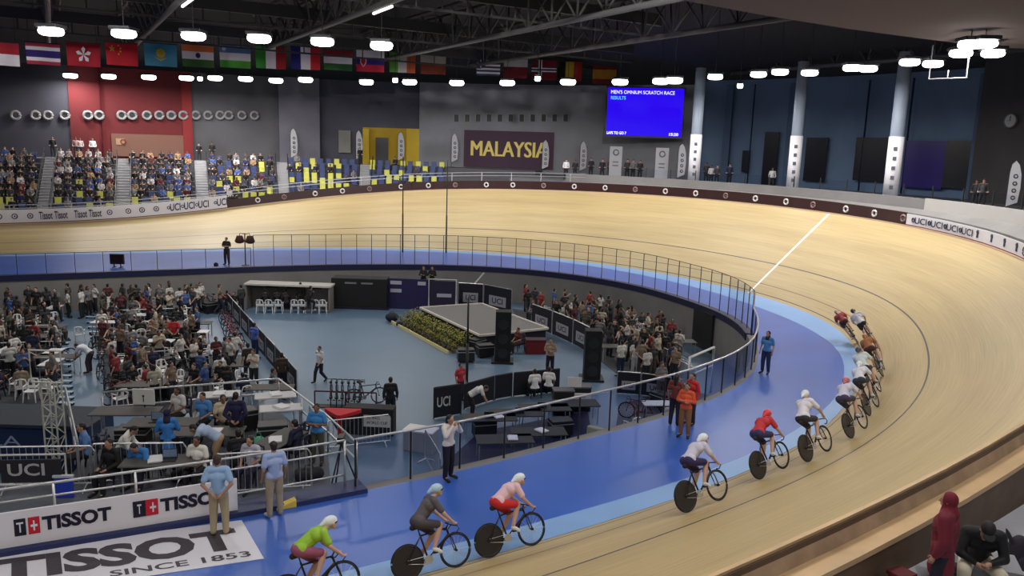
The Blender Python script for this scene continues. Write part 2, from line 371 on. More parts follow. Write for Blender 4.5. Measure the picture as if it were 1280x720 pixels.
# ------------------------------------------------------------------ terraces of the far stand
S0, S1 = 12.0, 75.0
ROWS, RR_, RD = 10, .40, .85
ZB = 1.7
ZC = ZB+ROWS*RR_   # concourse behind the stand
def terr(s):
    pts = [OP(s, .25, z=.4)]
    for r in range(ROWS): pts += [OP(s, 1.0+r*RD, z=ZB+r*RR_), OP(s, 1.0+(r+1)*RD, z=ZB+r*RR_)]
    pts += [OP(s, 1+ROWS*RD, z=ZC), OP(s, 16, z=ZC), OP(s, 16, z=.2), OP(s, .25, z=.2)]
    return pts
M_terr = mat('stand_concrete', (.10, .10, .115), .85)
struct(sweep('stand_terrace', terr, S0+9, S1, M_terr, st=2))
struct(sweep('concourse', lambda s: [OP(s, 1.2, z=5.35), OP(s, 17, z=5.35), OP(s, 17, z=5.0), OP(s, 1.2, z=5.0)], -19, S0+9.2, M_concd, st=2))
def parapet(s): return [OP(s, .35, dz=.45), OP(s, .35, dz=.7), OP(s, 1.25, z=5.35), OP(s, 1.25, z=5.9), OP(s, 1.45, z=5.9), OP(s, 1.45, z=4.0), OP(s, .35, z=3.4)]
struct(sweep('wall_parapet', parapet, -20, 17.5, mat('parapet_grey', (.22, .215, .215), .7, noise_amt=.08, nscale=.7)))
struct(sweep('trim_parapet_white', lambda s: [OP(s, 1.15, z=5.2), OP(s, 1.15, z=5.95), OP(s, 1.22, z=5.95), OP(s, 1.22, z=5.2)], -20, sfor(1157, 1.2, 5.6, -20, 20), mat('parapet_white', (.5, .49, .47), .6)))
def prof_h(s, off): # height of the terrace surface at offset
    return ZC if off >= 1+ROWS*RD else ZB+max(0, int((off-1.0)/RD))*RR_
# aisles
aisles = [(49, 67), (146, 164), (243, 260), (346, 360), (449, 462)]
blocks = [(-60, 47), (68, 144), (165, 241), (262, 345), (361, 448), (463, 556)]
def stair(i, a, b):
    s1, s0 = sfor(a, 5, 3.7, 20), sfor(b, 5, 3.7, 20)
    o = sweep('aisle_steps', lambda s: sum([[OP(s, .9+k*.425, z=ZB+.06+(k-1)*.2), OP(s, .9+k*.425, z=ZB+.06+k*.2)] for k in range(21)], [])+[OP(s, 9.8, z=ZB+4.06), OP(s, 9.8, z=ZB+3.2), OP(s, .9, z=ZB-.6)], s0, s1, mat('aisle_grey', (.34, .34, .36), .8), st=.6)
    struct(o)
    for nm, s in (('left', s1), ('right', s0)):
        t = tag(MBrail(s), 'dark stair rail on the %s side of the %s stand aisle from the left' % (nm, ['first', 'second', 'third', 'fourth', 'fifth'][i]), 'handrail')
def MBrail(s):
    mb = MB(); mb.tube([OP(s, .95, z=ZB+.1), OP(s, .95, z=ZB+.85), OP(s, 9.4, z=ZC+.85), OP(s, 9.4, z=ZC+.06)], .04, 6)
    mb.tube([OP(s, .95, z=ZB+.45), OP(s, 9.4, z=ZC+.45)], .03, 6)
    return mb.build('stair_rail', M_dark)
for i, (a, b) in enumerate(aisles): stair(i, a, b)

# ------------------------------------------------------------------ back walls
def wall_seg(name, px0, px1, off, z0, z1, m, t=.3, zref=6):
    a, b = sfor(px1, off, zref, -30), sfor(px0, off, zref, -30)
    if px0 < -50: b = 75
    return struct(sweep(name, lambda s: [OP(s, off, z=z0), OP(s, off, z=z1), OP(s, off+t, z=z1), OP(s, off+t, z=z0)], a, b, m, st=1.5))
def wm(n, r, g, b): return mat(n, srgb(r, g, b), .85, noise_amt=.12, nscale=.4)
WT = 13.6
wall_seg('wall_far_left', -80, 88, 13.4, 5, WT, wm('wall_dark', 56, 56, 66))
wall_seg('wall_far_red', 88, 241, 13.2, 5, WT, wm('wall_red', 88, 18, 24))
wall_seg('wall_far_charcoal', 241, 347, 13.4, 5, WT, wm('wall_charcoal', 80, 80, 84))
wall_seg('wall_far_pier', 347, 397, 12.6, 5, WT, wm('wall_pier', 104, 104, 114))
wall_seg('wall_far_recess', 397, 526, 13.4, 5, WT, wm('wall_recess', 72, 74, 86))
wall_seg('wall_far_grey', 525, 862, 12.4, 5, WT, wm('wall_lgrey', 124, 125, 132))
wall_seg('wall_right_blue_lit', 862, 1242, 13.5, 5, WT+.4, wm('wall_blue_lit', 98, 120, 150))  # blue light on the glazed wall is mixed into its colour
a_ = sfor(1242, 13.5, 6, -30)
struct(sweep('wall_right_dark', lambda s: [OP(s, 11.5, z=5), OP(s, 11.5, z=WT+1), OP(s, 11.8, z=WT+1), OP(s, 11.8, z=5)], -19, a_+.3, wm('wall_rdark', 62, 60, 62)))
# red wall pilasters and pale panel
def wall_box(name, px0, px1, off, z0, z1, m, th=.12, par=None, zr=7):
    a, b = sfor(px1, off, zr, -30), sfor(px0, off, zr, -30)
    return sweep(name, lambda s: [OP(s, off-th, z=z0), OP(s, off-th, z=z1), OP(s, off, z=z1), OP(s, off, z=z0)], a, b, m, st=2, parent=par)
def zat(px, py, off, lo=-30):
    """height at which a point off metres out shows at (px, py)"""
    s = sfor(px, off, 9, lo); p = OP(s, off, z=9)
    lo_, hi_ = 0., 25.
    for _ in range(40):
        m_ = (lo_+hi_)/2
        if proj((p.x, p.y, m_))[1] > py: lo_ = m_
        else: hi_ = m_
    return lo_
for k, (a, b) in enumerate([(127, 131), (232, 240)]): struct(wall_box('trim_red_%d' % (k+1), a, b, 13.2, 5, WT, wm('wall_red2', 112, 26, 30), .25))
pb = thing('notice_board', 'wide tan notice board with small crest on the red back wall', 'board')
wall_box('board_face', 139, 232, 13.1, zat(180, 196, 13), zat(180, 168, 13), mat('tan_board', srgb(104, 72, 60), .8), .1, pb)
wall_box('crest', 147, 156, 12.99, zat(150, 181, 13), zat(150, 173, 13), mat('crest_pale', srgb(150, 115, 90), .8), .04, pb)
s = sfor(151.5, 12.9, 8); mb = MB(); mb.ring(OP(s, 12.93, z=zat(151, 177, 13)), Nrm(s), .2, .05, 12, 5); mb.build('crest_ring', mat('crest_red', srgb(110, 40, 35), .8), pb)
# yellow recess with dark door
ye = wm('wall_yellow', 160, 132, 24)
struct(wall_box('wall_yellow', 450, 523, 13.2, 5.4, zat(486, 160, 13.2), ye, .2))
struct(wall_box('door_1', 467, 488, 12.98, 5.4, zat(478, 172, 13), M_black, .08))
struct(wall_box('trim_yellow_1', 451, 461, 12.9, 5.4, zat(455, 161, 13), wm('wall_yellow2', 186, 158, 46), .4))
struct(wall_box('trim_yellow_2', 508, 523, 12.9, 5.4, zat(515, 161, 13), wm('wall_yellow2', 186, 158, 46), .4))
struct(wall_box('wall_panel_grey', 422, 436, 13.3, zat(430, 191, 13), zat(430, 163, 13), wm('panel_grey', 125, 125, 120), .1))
# round wall vents (white rings)
M_vent = mat('vent_ring', (.22, .22, .23), .6)
def vent_fn():
    r = root_of('round_wall_vent', 'vent')
    mb = MB(); mb.ring((0, 0, 0), (0, 1, 0), .33, .12, 18, 6); mb.build('vent_ring', M_vent, r, True)
    mb = MB(); mb.cyl((0, .05, 0), .24, .06, 16, 'Y'); mb.build('vent_core', M_black, r); return r
VP = Proto(vent_fn)
for px in (18, 42, 58, 82, 108, 122, 152, 167, 183, 198, 213, 227, 246, 260, 275, 288, 303, 317):
    s = sfor(px, 12.8, 10); n = Nrm(s)
    VP.put(OP(s, 12.95 if 88 < px < 241 else 13.15, z=zat(px, 144, 13)), math.atan2(n.y, n.x)-PI/2,
           'round grey ring vent on the %s' % ('red back wall' if 88 < px < 241 else 'dark wall left of the red wall' if px < 88 else 'charcoal wall right of the red wall'), None)
def slot_fn():
    r = root_of('square_wall_vent', 'vent')
    mb = MB(); mb.box((0, -.02, 0), (.42, .08, .62)); mb.build('vent_opening', M_black, r, bevel=.03)
    mb = MB(); mb.box((-.25, -.03, 0), (.06, .1, .66)); mb.box((.25, -.03, 0), (.06, .1, .66)); mb.build('vent_frame', mat('vent_frame', (.3, .3, .3), .6), r); return r
SP = Proto(slot_fn)
for px in (568, 583, 597, 610, 624, 638, 653, 668, 682, 695, 709):
    s = sfor(px, 12.3, 10); n = Nrm(s)
    SP.put(OP(s, 12.33, z=zat(px, 147.5, 12.3)), math.atan2(n.y, n.x)-PI/2, 'small dark slot vent high on the pale wall above the MALAYSIA banner')
# MALAYSIA banner
bn = thing('wall_banner', 'dark purple MALAYSIA banner with yellow letters on the grey wall', 'banner')
z0, z1 = zat(640, 210, 12.3), zat(640, 164, 12.3)
a, b = sfor(692, 12.2, 8), sfor(583, 12.2, 8)
wall_box('banner_cloth', 583, 692, 12.25, z0, z1, mat('banner_purple', srgb(62, 36, 58), .7), .06, bn)
PL, PR = OP(b, 12.12, z=0), OP(a, 12.12, z=0)
lz0, lz1 = zat(640, 196, 12.2), zat(640, 177, 12.2)
mb = MB(); [add_text(mb, 'MALAYSIA', lambda u, v: OP(b+(a-b)*(.05+du+.88*u), 12.1-du, z=lz0+(lz1-lz0)*v)) for du in (0, .006, .012)]; mb.build('lettering', mat('letter_yellow', srgb(225, 205, 110), .6), bn)
# right wall dark openings / purple screens
for k, (a, b, y0, y1, c, nm) in enumerate([(900, 907, 240, 130, (18, 20, 30), 'slot'), (925, 937, 215, 188, (20, 24, 40), 'd'), (955, 973, 232, 165, (18, 20, 32), 'd'), (1003, 1036, 226, 172, (14, 14, 30), 'd'), (1070, 1110, 226, 172, (14, 14, 32), 'd'), (1132, 1182, 235, 176, (40, 25, 110), 'p'), (1182, 1215, 235, 176, (14, 14, 26), 'd')]):
    struct(wall_box('window_%d' % (k+1), a, b, 13.2, max(5.4, zat((a+b)/2, y0, 13.2)), zat((a+b)/2, y1, 13.2), mat('opening_%d' % k, srgb(*c), .25), .1))
for k, px in enumerate((868, 905, 938, 985, 1078, 1130, 1217, 1229)):
    struct(wall_box('trim_mullion_%d' % (k+1), px-2.5, px+2.5, 13.3, 5.4, WT, wm('mullion', 76, 95, 125), .25))
# ------------------------------------------------------------------ columns
def column(px, wpx, ytop, lab, marks):
    off = 2.7; s = sfor(px, off, 7, -20); p = OP(s, off, z=5.35); d = Vector((p.x, p.y, 0)).length; r = wpx/2*d/CF
    t = thing('round_column', lab, 'column', p)
    mb = MB(); mb.cyl((0, 0, 4.3), r, 8.6, 20); mb.build('shaft', mat('column_blue_lit', (.26, .31, .40), .5), t, True)  # shaft colour includes the blue light falling on it
    mb = MB(); mb.cyl((0, 0, 1.95), r+.04, 3.8, 20); mb.build('white_wrap', M_wpanel, t, True)
    vd = Vector((-p.x, -p.y, 0)).normalized(); sd = Vector((-vd.y, vd.x, 0))
    mb = MB()
    for k in range(5):
        c = vd*(r+.05)+Vector((0, 0, .95+k*.55)); mb.box(c, (.20, .03, .22), rz=math.atan2(sd.y, sd.x)); 
    mb.build('printed_letters', mat('dim_ink', (.10, .10, .13), .6), t)
column(865, 12.5, 95, 'pale round column just right of the big blue screen', 0)
column(991, 12.5, 90, 'middle of the three pale columns behind the bend rim', 0)
column(1119, 14.5, 85, 'rightmost and thickest pale column with white lettered wrap', 0)
# ------------------------------------------------------------------ roof
mb = MB(); pts = [OP(s, 17, z=WT+.2) for s in frange(-34, 75, 3)]; cen = Vector((-14, 36, 21)); n = len(pts)
mid = [p.lerp(Vector((cen.x, cen.y, 19.5)), .45) for p in pts]
for q in mid: q.z = 18.5
pts2 = pts+mid+[Vector((-60, -20, 17)), Vector((10, -20, 17)), cen]
fs = [(i, i+1, n+i+1, n+i) for i in range(n-1)]+[(n+i, n+i+1, 2*n+2) for i in range(n-1)]+[(n, 0, 2*n+1), (2*n-1, n-1, 2*n), (n, 2*n+1, 2*n+2), (2*n-1, 2*n, 2*n+2), (2*n, 2*n+1, 2*n+2)]
mb.add(pts2, fs); struct(mb.build('ceiling', mat('roof_dark', (.035, .034, .036), .9)))
# brown soffit over the near stand, upper right
zs = 13.2
q = [at(700, -40, zs), at(850, 0, zs), at(960, 20, zs), at(1060, 36, zs), at(1150, 48, zs), at(1240, 59, zs), at(1330, 63, zs), Vector((60, 45, zs)), Vector((60, -12, zs)), Vector((-6, -12, zs))]
mb = MB(); mb.prism([(p.x, p.y) for p in q], zs, zs+.5); struct(mb.build('ceiling_soffit', mat('soffit_brown', srgb(118, 104, 100), .9)))
# trusses
TD = Vector((.50, -.866, 0)).normalized(); TN = Vector((.866, .5, 0))
M_truss = mat('truss_steel', (.05, .048, .048), .5, metal=.2); M_truss2 = mat('truss_pipe_grey', (.11, .105, .105), .5)
tlab = ['far left roof truss crossing above the first flags', 'roof truss crossing above the third and fourth flags', 'roof truss with the bright pipe end above the French flag', 'roof truss passing above the grey wall and the blue screen', 'roof truss running towards the brown soffit', 'roof truss furthest right above the columns']
for k, base in enumerate([at(60, 30, 14.5), at(175, 50, 14.5), at(400, 35, 14.5), at(525, 65, 14.5), at(700, 65, 14.5), at(960, 88, 14.5)]):
    # run from the far side towards the camera side
    a = base-TD*(14 if k < 5 else 4); b = base+TD*(40 if k < 4 else 22)
    t = thing('roof_truss', tlab[k], 'truss')
    h = 2.3; up = Vector((0, 0, h))
    for nm, oa in (('bottom_chord', Vector((0, 0, 0))), ('top_chord', up+TN*.8), ('top_chord', up-TN*.8)):
        mb = MB(); mb.tube([a+oa, b+oa], .16 if nm == 'bottom_chord' else .13, 8); mb.build(nm, M_truss2 if nm == 'bottom_chord' else M_truss, t, True)
    mb = MB(); L = (b-a).length; nn = int(L/2.4)
    for i in range(nn):
        p = a+TD*(i*L/nn); q_ = a+TD*((i+.5)*L/nn); r_ = a+TD*((i+1)*L/nn)
        for sg in (-1, 1):
            o2 = up+TN*.8*sg; mb.tube([p, q_+o2], .06, 5); mb.tube([q_+o2, r_], .06, 5)
        mb.tube([q_+up+TN*.8, q_+up-TN*.8], .05, 5)
    mb.build('web_bracing', M_truss, t)
for k, (z, dd) in enumerate(((16.2, 26), (16.0, 40), (15.6, 52), (15.2, 63))):
    c = Vector((-12, dd, z)); mb = MB(); mb.beam(c-TN*30, c+TN*24, .3, .7); mb.beam(c-TN*30-Vector((0, 0, 1)), c+TN*24-Vector((0, 0, 1)), .12, .12)
    for i in range(36): p = c-TN*30+TN*(54*i/36); mb.beam(p, p-Vector((0, 0, 1)), .07, .07)
    tag(mb.build('catwalk', mat('catwalk_dark', (.03, .03, .032), .6)), 'dark roof catwalk girder with railings, %s from the back wall' % ['fourth', 'third', 'second', 'nearest one'][k], 'catwalk')

for (xa, ya, xb, yb), lab in (((467, 17, 490, 8), 'short bright tube lamp under the truss above the French flag'), ((228, 8, 243, -3), 'short bright tube lamp at the top edge above the third lamp')):
    t = thing('tube_lamp', lab, 'lamp'); a, b = at(xa, ya, 14.28), at(xb, yb, 14.28); mb = MB(); mb.tube([a, b], .07, 8); mb.build('glowing_tube', mat('tube_glow', (1, .98, .96), .4, emit=2.0), t, True)
    mb = MB(); mb.beam(a+V3((0, 0, .12)), b+V3((0, 0, .12)), .16, .12); mb.build('tube_housing', M_dark, t)
# ------------------------------------------------------------------ ceiling lamps
def lens_fn(wd, hh, pw=1.0):
    def f():
        r = root_of('high_bay_lamp', 'ceiling lamp')
        mb = MB(); mb.box((0, 0, .25), (wd*.9, wd*.9, .16)); mb.build('lamp_housing', M_dark, r, bevel=.03)
        mb = MB()
        n = 16; prof = [(0, -hh/2), (.36, -hh/2), (.47, -hh*.25), (.5, .05), (.45, .17), (0, .17)]
        vs_ = []; 
        for rr, zz in prof:
            for j in range(n): a = 2*PI*j/n; vs_.append((rr*wd*math.cos(a), rr*wd*math.sin(a), zz))
        mb.add(vs_, [(i*n+j, i*n+(j+1) % n, (i+1)*n+(j+1) % n, (i+1)*n+j) for i in range(len(prof)-1) for j in range(n)])
        lm = mat('lamp_lens', (1, .96, .95), .4, emit=9.0)
        o = mb.build('lamp_lens', lm, r, True)
        ld = bpy.data.lights.new('lamp_light', 'AREA'); ld.shape = 'DISK'; ld.size = wd*.8; ld.energy = LAMP_W*pw; ld.color = LAMP_RGB; ld.spread = math.radians(175)
        lo = bpy.data.objects.new('lamp_light', ld); COL.objects.link(lo); lo.parent = r; lo.location = (0, 0, -hh/2-.04)
        return r
    return f
LB = Proto(lens_fn(1.12, .30)); LS = Proto(lens_fn(.4, .25)); LR = Proto(lens_fn(1.15, .34)); LQ = Proto(lens_fn(.95, .22)); LL = Proto(lens_fn(1.15, .32, 2.3))
ZL = 12.6
lamps = []
from mathutils.bvhtree import BVHTree
_dg = bpy.context.evaluated_depsgraph_get()
_bv = [BVHTree.FromObject(bpy.data.objects[n_], _dg) for n_ in ('ceiling', 'ceiling_soffit')]
def hang(o, r=.02, z0=.3):
    p = o.location; hs = [b.ray_cast(p+Vector((0, 0, z0)), Vector((0, 0, 1)))[0] for b in _bv]; hs = [h.z for h in hs if h]
    if hs: mb = MB(); mb.tube([(0, 0, z0), (0, 0, min(hs)-p.z)], r, 5); mb.build('hanging_rod', M_dark, o)
def lamp(pr, px, py, lab, z=ZL): lamps.append(pr.put(at(px, py, z), 0, lab))
for px, py in ((64, 40), (155, 43), (242, 46), (324, 49), (403, 53), (477, 58)): lamp(LB, px, py, 'large bright ceiling lamp hanging above the national flags')
for px, py in ((38, 95), (88, 95), (136, 96), (186, 97), (233, 98), (269, 98), (307, 99)): lamp(LL, px, py, 'bright lamp in the far row under the flags, left of the pier')
for px, py in ((345, 101), (382, 100), (458, 103), (512, 103), (571, 104), (634, 104), (710, 103)): lamp(LR, px, py, 'bright lamp in the far row above the recessed and pale grey walls')
for px, py in ((775, 103), (826, 102), (843, 101)): lamp(LR, px, py, 'bright lamp just above the blue screen')
for px, py in ((894, 97), (948, 94), (975, 91), (1012, 92), (1065, 86), (1085, 87), (1137, 79), (1166, 81)): lamp(LQ, px, py, 'bright lamp in the row above the pale columns')
for px, py in ((1201, 68), (1213, 57), (1231, 56), (1241, 68)): lamp(LQ, px, py, 'bright lamp in the cluster under the brown soffit at right')
for px, py in ((16, 95), (250, 99), (494, 101), (672, 99), (925, 108)): lamp(LS, px, py, 'tiny round lamp between the larger far lamps', ZL-.1)
# unseen lamps added to light the near straight, bend and stand; also above the infield
for s in frange(-66, -14, 5.8):
    p = OP(s, -4.5, z=13.0)
    if 0 < proj(p)[0] < 1300 and -30 < proj(p)[1] < 720: continue
    lamps.append(LR.put(p, 0, 'unseen added ceiling lamp above the near straight and bend'))
for x, y in ((2, 3), (8, 6), (13, 12), (19, 19), (24, 27)):
    lamps.append(LR.put((x, y, 12.5), 0, 'unseen added ceiling lamp under the brown soffit above the near stand'))
for x, y in ((-30, 22), (-24, 16), (-18, 30), (-12, 24), (-4, 33), (-34, 34), (-20, 38)):
    lamps.append(LR.put((x, y, 15.5), 0, 'unseen ceiling lamp above the infield'))

for o in lamps: hang(o)
for k, (x, y, tx, ty) in enumerate(((-30, 20, -36, 55), (-18, 16, -22, 58), (-6, 14, -10, 60), (4, 20, 2, 64))):  # unseen spots added to brighten the flags
    t = thing('fill_light', 'floodlight added out of view under the roof to brighten the national flags', 'fill_light', (x, y, 16.5))
    d = (Vector((tx, ty, 13))-Vector((x, y, 16.5))).normalized(); q = d.to_track_quat('-Z', 'Y')
    mb = MB(); mb.cyl((0, 0, 0), .28, .45, 20, axis=d, r2=.34); mb.build('housing', M_dark, t, True)
    mb = MB(); mb.cyl(d*.235, .30, .02, 20, axis=d); mb.build('front_lens', mat('lamp_lens', (1, .96, .95), .4, emit=9.0), t)
    ld = bpy.data.lights.new('fill_spot', 'SPOT'); ld.energy = 21000; ld.spot_size = math.radians(40); ld.spot_blend = .6; ld.shadow_soft_size = .3; ld.color = (1, .97, .95)
    lo = bpy.data.objects.new('fill_lamp', ld); COL.objects.link(lo); lo.parent = t; lo.location = d*.3; lo.rotation_mode = 'QUATERNION'; lo.rotation_quaternion = q
    hang(t, .03)

# ================================================================== people
def remeshed(mb, voxel, name='m', smooth_it=2):
    me = bpy.data.meshes.new(name); me.from_pydata(mb.v, [], mb.f); me.update()
    bm = bmesh.new(); bm.from_mesh(me); bmesh.ops.recalc_face_normals(bm, faces=bm.faces[:]); bm.to_mesh(me); bm.free()
    o = bpy.data.objects.new(name, me); COL.objects.link(o)
    r = o.modifiers.new('r', 'REMESH'); r.mode = 'VOXEL'; r.voxel_size = voxel; r.use_smooth_shade = True
    if smooth_it: sm = o.modifiers.new('s', 'SMOOTH'); sm.iterations = smooth_it; sm.factor = .5
    bpy.context.view_layer.update()
    out = bpy.data.meshes.new_from_object(o.evaluated_get(bpy.context.evaluated_depsgraph_get()))
    bpy.data.objects.remove(o); bpy.data.meshes.remove(me); out.name = name
    out.polygons.foreach_set('use_smooth', [True]*len(out.polygons)); return out
def mesh_obj(name, me, m, parent=None):
    o = bpy.data.objects.new(name, me); COL.objects.link(o)
    if not me.materials: me.materials.append(M_skin)
    o.material_slots[0].link = 'OBJECT'; o.material_slots[0].material = m
    if parent: o.parent = parent
    return o
V3 = Vector
def mir(p): return (-p[0], p[1], p[2])
STAND = dict(pel=(0, 0, .93), che=(0, .0, 1.27), nek=(0, -.01, 1.46), hed=(0, .015, 1.60), face=(0, 1, 0),
             sh=[(-.18, -.01, 1.41), (.18, -.01, 1.41)], el=[(-.24, -.05, 1.13), (.24, -.04, 1.13)], wr=[(-.25, .05, .90), (.25, .06, .90)],
             hp=[(-.09, 0, .90), (.09, 0, .90)], kn=[(-.11, .02, .50), (.11, .03, .50)], an=[(-.12, -.02, .09), (.12, 0, .09)], toe=[(-.16, .15, .04), (.15, .17, .04)])
def P_(**k): d = dict(STAND); d.update(k); return d
POSES = {
 'stand': STAND,
 'fold': P_(el=[(-.26, .03, 1.16), (.26, .03, 1.16)], wr=[(.02, .20, 1.20), (-.04, .21, 1.16)]),
 'phone': P_(hed=(0, .04, 1.58), el=[(-.23, .10, 1.17), (.23, .10, 1.17)], wr=[(-.07, .30, 1.34), (.08, .30, 1.33)]),
 'camera': P_(hed=(0, .04, 1.59), el=[(-.27, .16, 1.25), (.27, .14, 1.25)], wr=[(-.09, .23, 1.50), (.09, .23, 1.50)]),
 'back': P_(el=[(-.28, -.10, 1.14), (.28, -.10, 1.14)], wr=[(-.10, -.17, .98), (.10, -.17, .96)]),
 'walk': P_(el=[(-.24, .08, 1.15), (.24, -.16, 1.15)], wr=[(-.22, .26, .98), (.25, -.18, .90)], kn=[(-.10, .02, .50), (.10, .18, .52)], an=[(-.11, -.30, .14), (.10, .24, .09)], toe=[(-.11, -.17, .04), (.12, .40, .06)]),
 'run': P_(che=(0, .06, 1.26), nek=(0, .09, 1.45), hed=(0, .13, 1.58), sh=[(-.18, .08, 1.40), (.18, .05, 1.40)], el=[(-.25, .22, 1.18), (.25, -.18, 1.18)], wr=[(-.18, .40, 1.26), (.24, -.06, 1.0)], kn=[(-.10, -.02, .50), (.10, .30, .68)], an=[(-.10, -.34, .30), (.10, .20, .30)], toe=[(-.10, -.36, .14), (.10, .36, .24)]),
 'bend': P_(pel=(0, -.1, .9), che=(0, .20, 1.10), nek=(0, .38, 1.17), hed=(0, .50, 1.16), face=(0, .8, -.6), sh=[(-.18, .32, 1.16), (.18, .32, 1.16)], el=[(-.22, .42, .92), (.22, .42, .92)], wr=[(-.12, .50, .72), (.12, .50, .72)], hp=[(-.09, -.1, .88), (.09, -.1, .88)]),
 'sit': P_(pel=(0, 0, .50), che=(0, .03, .86), nek=(0, .04, 1.05), hed=(0, .08, 1.18), sh=[(-.18, .03, 1.0), (.18, .03, 1.0)], el=[(-.24, .06, .73), (.24, .06, .73)], wr=[(-.12, .30, .64), (.12, .30, .64)], hp=[(-.09, .02, .50), (.09, .02, .50)], kn=[(-.12, .43, .50), (.12, .43, .50)], an=[(-.13, .44, .09), (.13, .40, .09)], toe=[(-.15, .62, .04), (.15, .58, .04)]),
 'lean': P_(pel=(0, 0, .50), che=(0, .16, .80), nek=(0, .28, .97), hed=(0, .38, 1.05), face=(0, .8, -.6), sh=[(-.19, .22, .94), (.19, .22, .94)], el=[(-.24, .30, .68), (.24, .30, .68)], wr=[(-.06, .46, .66), (.08, .46, .64)], hp=[(-.10, .02, .50), (.10, .02, .50)], kn=[(-.20, .44, .52), (.20, .44, .52)], an=[(-.18, .46, .09), (.18, .42, .09)], toe=[(-.22, .62, .04), (.22, .60, .04)]),
}
# rider tucked on a track bike; hips over the saddle
POSES['ride'] = dict(pel=(0, -.22, 1.02), che=(0, .10, 1.21), nek=(0, .27, 1.30), hed=(0, .40, 1.34), face=(0, .95, .1), sh=[(-.17, .20, 1.25), (.17, .20, 1.25)], el=[(-.24, .28, 1.00), (.24, .28, 1.00)], wr=[(-.19, .45, .84), (.19, .45, .84)],
   hp=[(-.09, -.21, 1.00), (.09, -.21, 1.00)], kn=[(-.11, .13, .72), (.12, .19, .90)], an=[(-.11, -.20, .33), (.11, .02, .50)], toe=[(-.11, -.06, .24), (.11, .14, .40)])
POSES['ridehigh'] = dict(POSES['ride'], che=(0, .04, 1.27), nek=(0, .16, 1.42), hed=(0, .26, 1.50), sh=[(-.18, .10, 1.36), (.18, .10, 1.36)], el=[(-.25, .24, 1.10), (.25, .24, 1.10)], wr=[(-.20, .40, .93), (.20, .40, .93)])
def build_figure(pose, style, vox=.017):
    """style: sleeve 'short'/'long', legs 'long'/'short', hair 'short'/'long'/'none'/'scarf'/'cap'/'helmet'; returns meshes by part"""
    p = POSES[pose]; g = {k: (V3(v) if isinstance(v, tuple) else [V3(q) for q in v]) for k, v in p.items()}
    pel, che, nek, hed = g['pel'], g['che'], g['nek'], g['hed']; fc = g['face'].normalized()
    out = {}
    rR = (g['hp'][1]-g['hp'][0]).normalized(); up = (che-pel).normalized(); fw = up.cross(rR)*-1 if up.cross(rR).y < 0 else up.cross(rR)
    # ---- body
    b = MB()
    b.caps(pel-rR*.07, pel+rR*.07, .10, .10); b.caps(pel, che, .105, .11)
    b.caps(che-rR*.07, che+rR*.07, .105, .105); b.caps(g['sh'][0]*.8+nek*.2, g['sh'][1]*.8+nek*.2, .06, .06)
    b.caps(nek-up*.05, hed-(V3((0, 0, .02))), .058, .05)
    hr = Matrix(((1, 0, 0), (0, fc.y, 0), (0, 0, 1)))
    Rh = fc.to_track_quat('Y', 'Z').to_matrix()
    b.ell(hed+Rh@V3((0, 0, .02)), (.073, .092, .10), 16, 12, Rh); b.ell(hed+Rh@V3((0, .035, -.055)), (.048, .05, .058), 12, 8, Rh)
    b.caps(hed+Rh@V3((0, .082, .02)), hed+Rh@V3((0, .103, -.018)), .011, .017, 8)
    for s_ in (-1, 1): b.ell(hed+Rh@V3((s_*.076, -.005, .0)), (.014, .022, .034), 8, 6, Rh)
    for i in (0, 1):
        b.caps(g['sh'][i], g['el'][i], .050, .040); b.caps(g['el'][i], g['wr'][i], .040, .027)
        b.caps(g['hp'][i], g['kn'][i], .085, .056); b.caps(g['kn'][i], g['kn'][i].lerp(g['an'][i], .35), .055, .056); b.caps(g['kn'][i].lerp(g['an'][i], .35), g['an'][i], .056, .036)
        b.caps(g['an'][i], g['toe'][i], .038, .03)
        d = (g['wr'][i]-g['el'][i]).normalized(); b.caps(g['wr'][i], g['wr'][i]+d*.07, .028, .034)
    body = remeshed(b, vox, 'body')
    # fingers: four curled, and the thumb leaving the side of the palm
    f = MB(); holding = pose in ('ride', 'ridehigh', 'camera', 'phone')
    for i in (0, 1):
        wr = g['wr'][i]; d = (wr-g['el'][i]).normalized(); side = (1 if i == 0 else -1)
        sd = V3((0, 0, 1)).cross(d); sd = sd.normalized() if sd.length > .2 else V3((0, side, 0)).normalized()
        if abs(d.z) > .75: sd = V3((0, 1, 0))-d*d.y; sd.normalize()
        pn = d.cross(sd).normalized()*(1 if holding else 1)
        inner = V3((-wr.x, 0, 0)).normalized() if abs(wr.x) > .01 else pn
        if pn.dot(inner) < 0 : pn = -pn
        for k, ln in enumerate((.068, .078, .072, .056)):
            q0 = wr+d*.075+sd*(.027-.018*k); cu = .75 if holding else .3
            q1 = q0+(d+pn*cu*.5).normalized()*ln*.45; q2 = q1+(d+pn*cu*2).normalized()*ln*.35; q3 = q2+(d*.5+pn*cu*3).normalized()*ln*.28
            f.tube([q0-d*.02, q0, q1, q2, q3], [.009, .009, .0085, .008, .006], 6)
        t0 = wr+d*.02+sd*.026; f.tube([t0-sd*.01, t0+sd*.022+d*.025+pn*.012, t0+sd*.030+d*.055+pn*.028], [.012, .010, .008], 6)
    bm = bmesh.new(); bm.from_mesh(body); fm = bpy.data.meshes.new('f'); fm.from_pydata(f.v, [], f.f); bm.from_mesh(fm); bm.to_mesh(body); bm.free(); bpy.data.meshes.remove(fm)
    body.polygons.foreach_set('use_smooth', [True]*len(body.polygons))
    out['body'] = body
    # ---- face
    e = MB()
    for s_ in (-1, 1): e.ell(hed+Rh@V3((s_*.030, .084, .022)), (.011, .008, .007), 8, 6, Rh)
    out['eyes'] = e
    e = MB(); e.ell(hed+Rh@V3((0, .083, -.055)), (.024, .008, .007), 8, 6, Rh); out['mouth'] = e
